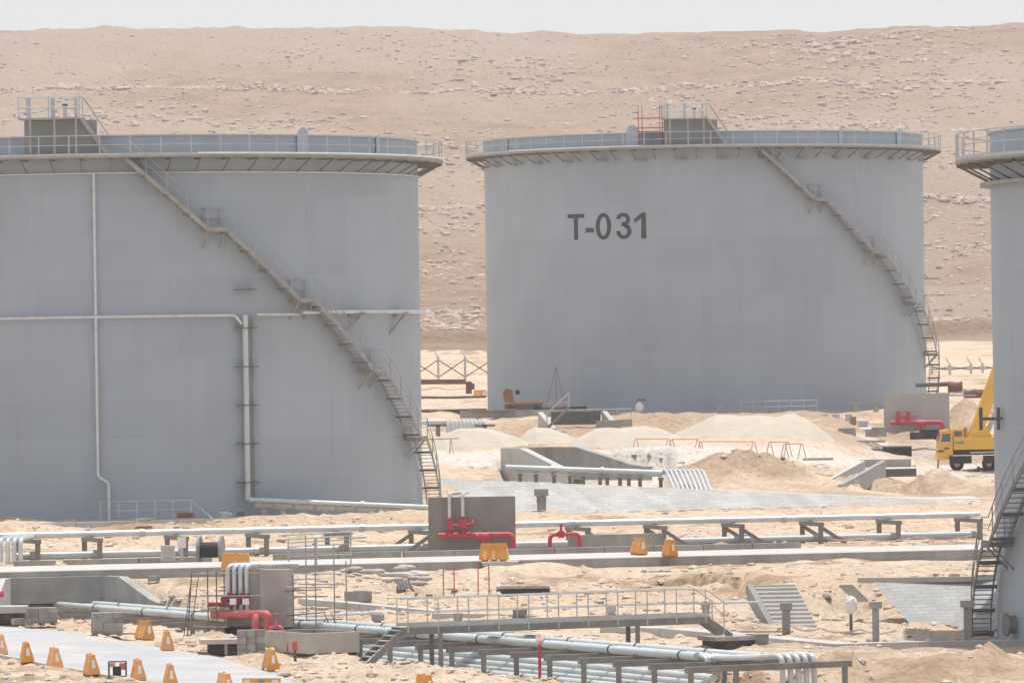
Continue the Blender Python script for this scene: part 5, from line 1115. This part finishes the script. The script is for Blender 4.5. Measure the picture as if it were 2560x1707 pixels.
# loose planks and warning tape
for i, (px, py, L_, rz) in enumerate(((1270, 1512, 1.6, .2), (1650, 1432, 1.0, .1), (1930, 1652, .8, .9), (1960, 1657, .7, -.3), (1880, 1660, .9, .6), (480, 1615, 1.2, .1), (300, 1588, 1.5, -.1), (2330, 1605, 1.4, 0), (1915, 1583, 2.2, -.12), (880, 1348, 1.6, .5), (950, 1330, 1.5, -.3), (80, 1345, 1.6, .1), (420, 1330, 2, .1))):
    p = gp(px, py); tag(MB().box(V(p, 0, 0, .08), (L_, .22, .06), rz).build('timber_board', woodg if i % 2 else wood), 'loose grey timber board lying on the sand', 'board', 'loose boards on the sand')
def tapeline(pts, label):
    o = MB(); P = [gp(px, py, .35+.15*(i % 2)) for i, (px, py) in enumerate(pts)]
    for a, b_ in zip(P[:-1], P[1:]):
        for k in range(5):
            s, e = a.lerp(b_, k/5), a.lerp(b_, (k+1)/5); sag = lambda q: -.16*math.sin(PI*q); o.bar(V(s, 0, 0, sag(k/5)), V(e, 0, 0, sag((k+1)/5)), .006, .07)
    tag(o.build('warning_tape', tape), label, 'tape')
tapeline([(1975, 1562), (2050, 1570), (2150, 1572), (2240, 1575)], 'red and white warning tape strung below the bank steps'); tapeline([(140, 1536), (180, 1545), (215, 1551), (250, 1560)], 'red and white warning tape between the two block stacks')
tapeline([(2040, 1338), (2150, 1345), (2290, 1342), (2430, 1338)], 'red and white warning tape along the thick grey pipe near the right tank')
# ---------------------------------------------------------------- far side of the middle tank: fences, walls, machines
def fence(pxs, base, topy, Y, label, sides):
    a = pY(pxs[0], base, Y); t = thing('site_fence', label, 'fence', a); P = [pY(px, base, Y) for px in pxs]; zt = pY(pxs[0], topy, Y).z; zb = g1(P[0].x, Y)
    for p in P:
        po = MB().bar((p.x, Y, zb-.3), (p.x, Y, zt-.25), .2, .2, (0, 1, 0)).build('fence_post', galv, t); MB().bar((p.x, Y, zt-.25), (p.x-.35, Y+.1, zt+.3), .12, .12).build('angled_arm', clad, po)
    for p, q in zip(P[:-1], P[1:]):
        MB().bar((p.x, Y, zt-.5), (q.x, Y, zb+.4), .1, .1).bar((p.x, Y, zb+.4), (q.x, Y, zt-.5), .1, .1).build('brace', steel, t)
    return t
fence((1030, 1096, 1163, 1235), 950, 886, 545, 'unfinished fence with cross braces and angled post tops behind the left tank', 1)
fence((2330, 2375, 2428, 2457, 2500), 955, 904, 545, 'unfinished fence with angled post tops left of the right tank', 1)
a, b_ = pY(1030, 955, 520), pY(1164, 954, 520); tag(MB().bar(V(a), V(b_), .5, .42).build('steel_beam', rust), 'long brown steel beam lying by the far fence', 'beam')
p = pY(1172, 975, 500); t = thing('bollard', 'short dark stump at the right end of the brown beam', 'bollard', V(p, 0, 0, -.3)); MB().box(V(p, 0, 0, .2), (.5, .4, 1.0)).build('body', rust, t); MB().box(V(p, .3, -.1, .3), (.35, .3, .5)).build('side_box', darkst, t)
p = pY(1203, 990, 490); t = thing('traffic_barrier', 'small orange and white barrier far off between the tanks', 'barrier', p); MB().box(V(p, -.1, 0, .2), (1.0, .5, .6)).build('body', orange, t); MB().box(V(p, .4, -.02, .2), (.5, .52, .4)).build('white_panel', white, t)
for i, (y, r, Y) in enumerate(((993, .1, 480), (1027, .14, 452))):
    a, b_ = pY(1030, y, Y), pY(1216, y-2, Y); tag(MB().tube([V(a), V(a.lerp(b_, .5), 0, 0, -.05), V(b_)], r, 8).build('dark_pipe', darkst), 'thin dark pipe lying across the sand between the tanks, %s one' % ('farther' if i == 0 else 'nearer'), 'pipe')
a, b_ = pY(1020, 1056, 414), pY(1116, 1055, 414); tag(MB().tube([V(a), V(b_)], .2, 10).build('steel_pipe', pipem, smooth=True), 'white pipe behind the left tank stairs', 'pipe')
for i in range(10):
    q = pY(1118+i*10, 1054, 414+.05*i); o = MB().tube(bend([V(q, 0, .8, .05), V(q, 0, 0, .08), V(q, .04, -.35, 0), V(q, .06, -.4, -.75)], .2, 4), .12, 8); tag(o.build('silver_pipe', clad, smooth=True), 'silver pipe loop in the far row behind the sand piles, %s from the left' % ORD[i], 'pipe', 'row of silver pipe loops behind the sand piles')
for px in (1095, 1212): p = pY(px, 1070, 414); t = thing('pipe_post', 'dark steel post under the far silver pipe loops, %s' % ('left' if px < 1100 else 'right'), 'post', V(p, 0, 0, -.8)); MB().box(V(p, 0, 0, -.35), (.3, .3, 1.1)).build('stem', steel, t); MB().box(V(p, 0, 0, .18), (1.4, .3, .16)).build('cap', steel, t)
# box culvert and small stairs at the left foot of the middle tank
a, b_ = pY(1150, 1036, 438), pY(1480, 1032, 438); t = thing('concrete_edge', 'long dark concrete edge beam at the left foot of the middle tank', 'kerb', a); MB().bar(V(a), V(b_), .5, .55).build('edge_beam', conc, t); MB().bar(V(a, .5, -.3, .3), V(a, 4, -.5, .32), .5, .06).build('loose_plank', wood, t)
p = pY(1440, 1056, 418); t = thing('box_culvert', 'open concrete box culvert at the left foot of the middle tank', 'culvert', V(p, 0, 0, -.7)); MB().box(V(p, 0, .9, .3), (3.4, .3, .9)).build('back_wall', darkst, t)
for dx in (-2.6, 1.8): MB().prism([V(p, dx, 1, .75), V(p, dx, 1, -.6), V(p, dx+.9, -1.2, -.6), V(p, dx+.9, -1.2, -.35)], (.35, 0, 0)).build('wing_wall', concl, t)
a, b_ = pY(1490, 1062, 416), pY(1580, 1056, 416); MB().bar(V(a), V(b_), .6, .5).build('cover_beam', conc, t)
q = pY(1390, 1070, 414); t = thing('access_stairs', 'small rusty grey steel access stairs at the left foot of the middle tank', 'stairs', q); st = MB()
for dy in (0, .8): st.bar(V(q, -.7, dy, -.1), V(q, .9, dy, 1.4), .06, .2)
for i in range(7): st.box(V(q, -.6+.22*i, .4, .0+.2*i), (.24, .8, .04))
st.build('flight', steel, t); r_ = MB()
for dy in (0, .8): r_.tube([V(q, -.6, dy, 1.0), V(q, .9, dy, 2.35)], .04, 6); r_.tube([V(q, -.6, dy, .0), V(q, -.6, dy, 1.0)], .04, 6); r_.tube([V(q, .9, dy, 1.4), V(q, .9, dy, 2.35)], .04, 6)
r_.build('stair_rail', galv, t)
a, b_ = pY(1408, 1042, 421), pY(1578, 1040, 421); handrail([a, b_], .5, 'pale handrail beside the access stairs at the foot of the middle tank', 6)
a, b_ = pY(1852, 1034, 440), pY(2042, 1029, 440); handrail([V(a), V(b_)], .85, 'thin grey handrail along the foot of the middle tank', 7)
p = pY(1356, 1028, 441); tag(MB().tube([V(p), V(p, 3.2, 0, .05)], .27, 12).build('black_pipe', black, smooth=True), 'short black pipe lying against the middle tank', 'pipe')
p = pY(1298, 1034, 441); t = thing('lift_machine', 'small orange and black lifting machine at the left foot of the middle tank', 'machine', V(p, 0, 0, -.3))
MB().box(V(p, .3, 0, .45), (2.7, 1.2, .5)).build('chassis', darkst, t); MB().box(V(p, .5, 0, .78), (2.6, 1.25, .16)).build('deck', mat('dull_orange', (.42, .2, .06), .6, var=.2), t); MB().prism([V(p, -1.05, -.6, .85), V(p, -.35, -.6, .85), V(p, -.45, -.6, 1.7), V(p, -.95, -.6, 1.85), V(p, -1.15, -.6, 1.5)], (0, 1.1, 0)).build('mast_housing', mat('burnt_orange', (.26, .12, .05), .5, var=.2), t); MB().box(V(p, -.1, 0, 1.55), (.3, .6, .3)).build('motor', black, t); MB().bar(V(p, -1.6, -.2, 0), V(p, -1.0, -.2, 1.4), .25, .12).build('outrigger', galv, t)
for dx in (-.6, 1.3):
    w_ = MB().tube([V(p, dx, -.75, .2), V(p, dx, -.5, .2)], .32, 14).build('wheel', black, t)
p = pY(1388, 1008, 441); t = thing('boom_gate', 'thin red and white boom on a leaning tripod at the middle tank', 'barrier', V(p, 0, 0, -.8)); MB().bar(V(p, -1.1, 0, 0), V(p, .95, 0, .06), .08, .1).build('boom', redw, t)
for dx in (-.8, .1, .8): MB().tube([V(p, dx, 0, -.8), V(p, .1, 0, 2.6)], .02, 5).build('tripod_leg', scaf, t)
p = pY(1599, 1031, 440); t = thing('wrapped_valve', 'valve wrapped in white plastic at the foot of the middle tank', 'valve', V(p, 0, 0, -.1)); MB().blob(V(p, 0, 0, .35), (.32, .3, .42), 0, 12, 8, .2).build('plastic_wrap', white, t); MB().box(V(p, .15, 0, .9), (.6, .3, .12)).build('actuator', darkst, t)
p = pY(1798, 1030, 440); tag(MB().box(V(p, 0, 0, .18), (.38, .38, .55)).box(V(p, 0, 0, .47), (.44, .44, .06)).build('concrete_stub', peer), 'small tan concrete stub at the foot of the middle tank', 'stub')
for px, lab in ((2139, 'left'), (2190, 'right')):
    p = pY(px, 1025, 437); t = thing('tee_pier', '%s of two tan tee piers at the foot of the middle tank' % lab, 'pier', V(p, 0, 0, -.1)); MB().box(V(p, 0, 0, .12), (.36, .36, .5)).build('stem', peer, t); MB().box(V(p, 0, 0, .45), (1.1, .4, .16)).build('cap', conc, t)
# second wall with manifold
t, w = manifold_wall(2209, 2374, 984, 1088, 432, 'pale grey concrete wall standing in front of the right edge of the middle tank', mat('pale_wall_concrete', (.43, .425, .395), .9, var=.1, scale=.9, bump=.2, dirt=(.36, .35, .32), dscale=.6, damt=.5, streak=True), red, 'bright red pipe manifold in front of the pale wall at the middle tank',
    [(2226, 1057), (2335, 1056), (2356, 1060), (2356, 1080)], [(2246, 1030), (2271, 1030)], None, None, .16, -.8)
q = pY(2303, 1058, 431.2); MB().tube([V(q, -.3), V(q, .3)], .26, 12).tube([V(q, 0, 0, 0), V(q, .05, -.05, -.42)], .14, 10).build('strainer', red, t, True)
a, b_ = pY(2060, 1077, 425), pY(2212, 1074, 425); tag(MB().tube([V(a), V(b_)], .2, 10).build('steel_pipe', pipem, smooth=True), 'thick pale pipe left of the pale wall at the middle tank', 'pipe')
for i, px in enumerate((2062, 2090, 2122)):
    p = pY(px, 1046, 431); t = thing('control_box', 'small grey control box on a post left of the pale wall, %s from the left' % ORD[i], 'cabinet', V(p, 0, 0, -1.2), 'control boxes left of the pale wall'); MB().box(V(p, 0, 0, 0), (.5, .3, .6)).build('body', grey, t); MB().box(V(p, 0, .05, -.75), (.12, .1, 1.0)).build('post', steel, t)
p = pY(2133, 1052, 429); t = thing('notice_board', 'small brown board on a post left of the pale wall', 'board', V(p, 0, 0, -1)); MB().box(V(p), (.42, .08, .6)).build('panel', brownp, t); MB().box(V(p, 0, .06, -.6), (.08, .08, .7)).build('post', steel, t)
p = pY(2158, 1063, 428); t = thing('pedestal', 'pale block pedestal with cap left of the pale wall', 'pedestal', V(p, 0, 0, -.5)); MB().box(V(p, 0, 0, -.1), (.6, .4, .7)).build('body', concl, t); MB().box(V(p, 0, 0, .3), (.75, .5, .12)).build('cap', white, t)
for i, (px, py, w_) in enumerate(((2110, 1088, 1.6), (2190, 1086, 1.4), (2330, 1092, 3.0))): p = pY(px, py, 418); tag(MB().box(V(p, 0, 0, .1), (w_, .8, .5)).box(V(p, .2, 0, .42), (w_*.7, .6, .16)).build('concrete_block', conc if i != 2 else bitumen), ('grey block', 'pale block', 'low black base')[i]+' on the sand in front of the pale wall'+(' below the brown board', ' near its left edge', ' under the red manifold')[i], 'block')
# rusty spools
for px, py, r, L_, lab in ((2388, 968, .45, .9, 'rusty red flanged pipe spool right of the middle tank stairs'), (2437, 984, .38, 1.5, 'rusty brown pipe length below the far fence')):
    p = pY(px, py, 445); t = thing('pipe_spool', lab, 'pipe spool', V(p, 0, 0, -.4)); MB().tube([V(p, -L_/2), V(p, L_/2)], r*.85, 14).build('barrel', rust, t, True); 
    for s in (-1, 1): MB().tube([V(p, s*L_/2-.06), V(p, s*L_/2+.06)], r, 14).build('flange', rust, t, True)
p = pY(2390, 985, 440); tag(MB().box(V(p, .3, 0, -.1), (2.2, .7, .1), .1).bar(V(p, -.8, 0, -.1), V(p, 1.4, 0, .35), .5, .08).build('steel_plate', galv), 'pale steel plates leaning in front of the rusty spools', 'plate')
p = pY(2445, 975, 446); tag(MB().box(V(p, .3, 0, -.02), (2.6, .9, .06)).build('white_sheet', white), 'white sheet lying on the rusty pipe length', 'sheet')
a = pY(2330, 962, 446); tag(MB().tube([V(a, -1.2), V(a, 1.6, 0, .05)], .16, 8).build('dark_pipe', darkst), 'dark pipe lying at the foot of the middle tank stairs', 'pipe')
# ---------------------------------------------------------------- crane truck
p0 = gp(2420, 1178); p0 = pY(2345, 1178, 400); zc = p0.z
ct = thing('crane_truck', 'yellow mobile crane truck partly hidden by the right tank', 'crane truck', (p0.x+4, 400, zc))
def cq(a, b, z): return Vector((p0.x+a, 400+b, zc+z))
S_ = 38.2
MB().prism([cq(0, 0, .75), cq(1.0, 0, .75), cq(1.0, 0, 2.0), cq(.95, 0, 2.6), cq(.8, 0, 2.72), cq(.28, 0, 2.68), cq(.08, 0, 2.05)], (0, 2.3, 0)).build('cab', yellow, ct)
wn = MB().prism([cq(.25, -.03, 1.9), cq(.86, -.03, 1.9), cq(.84, -.03, 2.45), cq(.34, -.03, 2.45)], (0, .04, 0)).build('window', glass, ct); MB().prism([cq(.2, -.05, 1.86), cq(.9, -.05, 1.86), cq(.9, -.05, 1.92), cq(.2, -.05, 1.92)], (0, .03, 0)).build('sill', mat('pale_trim', (.6, .6, .58), .5), wn)
MB().hexa([cq(.02, .2, 1.98), cq(.02, 2.1, 1.98), cq(.1, 2.1, 1.98), cq(.1, .2, 1.98), cq(.2, .2, 2.5), cq(.2, 2.1, 2.5), cq(.29, 2.1, 2.5), cq(.29, .2, 2.5)]).build('windscreen', glass, ct)
MB().bar(cq(-.02, -.05, 1.32), cq(.4, -.05, 1.32), .06, .09).bar(cq(.42, -.05, 1.5), cq(.75, -.05, 1.5), .06, .08).build('door_trim', black, ct)
MB().hexa([cq(a, b, z) for z in (1.4, 2.2) for a, b in ((1.05, 0), (5.6, 0), (5.6, 2.3), (1.05, 2.3))]).build('body_side', yellow, ct)
MB().bar(cq(1.15, -.02, 1.86), cq(1.75, -.02, 1.86), .02, .14).build('marking', mat('blue_grey_marking', (.22, .22, .28), .5), ct)
for zz in (1.65, 1.78, 1.9, 2.02): MB().bar(cq(3.7, -.02, zz), cq(4.5, -.02, zz), .02, .04).build('louvre', mat('dark_yellow', (.45, .22, .02), .5), ct)
MB().hexa([cq(a, b, z) for z in (2.2, 2.75) for a, b in ((.95, .3), (1.75, .3), (1.75, 1.4), (.95, 1.4))]).build('upper_cab', yellow, ct); MB().hexa([cq(a, b, z) for z in (2.3, 2.6) for a, b in ((1.12, .26), (1.62, .26), (1.62, .29), (1.12, .29))]).build('upper_window', glass, ct); MB().box(cq(-.16, -.12, 2.25), (.1, .22, .36)).bar(cq(-.16, -.12, 2.4), cq(.15, .1, 2.6), .03, .03).build('mirror', black, ct)
MB().prism([cq(1.8, .4, 2.2), cq(2.02, .4, 2.2), cq(2.0, .4, 2.75), cq(1.82, .4, 2.85)], (0, 1.2, 0)).build('winch', mat('dark_yellow', (.45, .22, .02), .5), ct)
MB().prism([cq(2.05, .3, 2.2), cq(3.6, .3, 2.2), cq(3.3, .3, 2.9), cq(2.35, .3, 2.9)], (0, 1.6, 0)).build('turret', yellow, ct)
MB().bar(cq(2.5, .9, 2.3), cq(5.0, .9, 8.9), .8, 1.05, (0, -1, 0)).build('boom', yellow, ct); MB().bar(cq(3.3, 1.0, 2.4), cq(4.3, 1.0, 4.6), .28, .28).build('lift_ram', galv, ct)
MB().hexa([cq(a, b, z) for z in (1.05, 1.4) for a, b in ((1.0, .05), (6.0, .05), (6.0, 2.2), (1.0, 2.2))]).build('chassis', black, ct)
MB().bar(cq(2.1, -.05, 1.2), cq(3.9, -.05, 1.22), .04, .1).build('side_bar', galv, ct)
for a in (1.25, 3.35, 3.95, 5.2):
    w_ = MB().tube([cq(a, -.02, .46), cq(a, .35, .46)], .45, 20).build('wheel', black, ct, True); MB().tube([cq(a, -.05, .46), cq(a, .0, .46)], .2, 14).build('rim', mat('dusty_rim', (.4, .33, .25), .6), w_, True)
for a0, a1 in ((.75, 2.2), (2.95, 4.6)): MB().hexa([cq(a, b, z) for z in (.5, 1.0) for a, b in ((a0, -.25), (a1, -.25), (a1, -.08), (a0, -.08))]).build('outrigger_box', black, ct)
MB().bar(cq(0, .2, .1), cq(0.05, .2, .75), .12, .12).box(cq(0, .2, .06), (.9, .6, .12)).build('front_jack', mat('dark_yellow', (.45, .22, .02), .5), ct)
# red scaffold on the middle tank and dark caps along the rims
rs = mat('red_scaffold_tube', (.42, .16, .12), .6, var=.15, scale=3); th, z = hit(cm, R+1.0, 1625, 372); t = thing('scaffold', 'light red tube scaffold standing on the rim walkway of the middle tank', 'scaffold', cyl(cm, R+.7, th, HW))
for dt in (-.045, .045):
    for rr in (R+.2, R+1.2): MB().tube([cyl(cm, rr, th+dt, HW), cyl(cm, rr, th+dt, HW+3.1)], .03, 6).build('standard', rs, t, True)
for zz in (1.4, 2.1): MB().tube([cyl(cm, R+1.2, th-.07, HW+zz), cyl(cm, R+1.2, th+.06, HW+zz)], .03, 6).tube([cyl(cm, R+.2, th-.08, HW+zz+.1), cyl(cm, R+.2, th+.05, HW+zz+.1)], .03, 6).build('ledger', rs, t, True)
MB().hexa([cyl(cm, r, th+a, HW+z) for z in (1.1, 1.2) for r, a in ((R+.2, -.05), (R+1.2, -.05), (R+1.2, .05), (R+.2, .05))]).build('plank_deck', rust, t)
for c, par, px, py in ((cl, tl, 328, 345), (cm, tm_, 1840, 330)):
    th, z = hit(c, R-.2, px, py); MB().box((0, 0, 0), (.25, .2, .35)).box((.1, 0, -.1), (.4, .3, .15)).build('rim_fitting', darkst, par).matrix_local = Matrix.Translation(cyl((0, 0, 0), R-.2, th, HW+1.2))
# ---------------------------------------------------------------- light
SUN = Vector((.128, .164, .978)).normalized()
ld = bpy.data.lights.new('sun', 'SUN'); ld.energy = 3.7; ld.angle = math.radians(.55); ld.color = (1, .965, .90)
lo = bpy.data.objects.new('sun', ld); COL.objects.link(lo); lo.rotation_euler = SUN.to_track_quat('Z', 'Y').to_euler(); lo.location = (0, 200, 300)
W = bpy.data.worlds.new('World'); SC.world = W; W.use_nodes = True; N = W.node_tree.nodes; L = W.node_tree.links
sk = N.new('ShaderNodeTexSky'); sk.sky_type = 'NISHITA'; sk.sun_disc = False; sk.sun_elevation = math.asin(SUN.z); sk.sun_rotation = math.atan2(SUN.x, SUN.y)
sk.dust_density = 1.0; sk.air_density = 1.0; sk.ozone_density = 1.0; sk.altitude = 300
L.new(sk.outputs[0], N['Background'].inputs[0]); N['Background'].inputs[1].default_value = .11
b2 = N.new('ShaderNodeBackground'); b2.inputs[0].default_value = (.84, .805, .83, 1); b2.inputs[1].default_value = 1.0   # dusty milky sky
mx = N.new('ShaderNodeMixShader'); mx.inputs[0].default_value = .6; L.new(N['Background'].outputs[0], mx.inputs[1]); L.new(b2.outputs[0], mx.inputs[2]); L.new(mx.outputs[0], N['World Output'].inputs[0])
hz = MB().hexa([(x, y, z) for z in (-3, 150) for x, y in ((-1300, -150), (1300, -150), (1300, 2100), (-1300, 2100))]).build('haze', bpy.data.materials.new('dusty_air'), loc=(0, 0, 0))
hm = hz.data.materials[0]; hm.use_nodes = True; hn = hm.node_tree.nodes; hn.remove(hn['Principled BSDF']); pv = hn.new('ShaderNodeVolumePrincipled')
pv.inputs['Color'].default_value = (.93, .90, .88, 1); pv.inputs['Density'].default_value = .00022; pv.inputs['Anisotropy'].default_value = .2; hm.node_tree.links.new(pv.outputs[0], hn['Material Output'].inputs['Volume'])
tag(hz, kind='stuff')
SC.view_settings.view_transform = 'Standard'; SC.view_settings.look = 'None'; SC.view_settings.exposure = .3; SC.view_settings.gamma = 1.0
SC.render.engine = 'CYCLES'; SC.cycles.max_bounces = 6; SC.cycles.diffuse_bounces = 3; SC.cycles.glossy_bounces = 3; SC.cycles.use_denoising = True
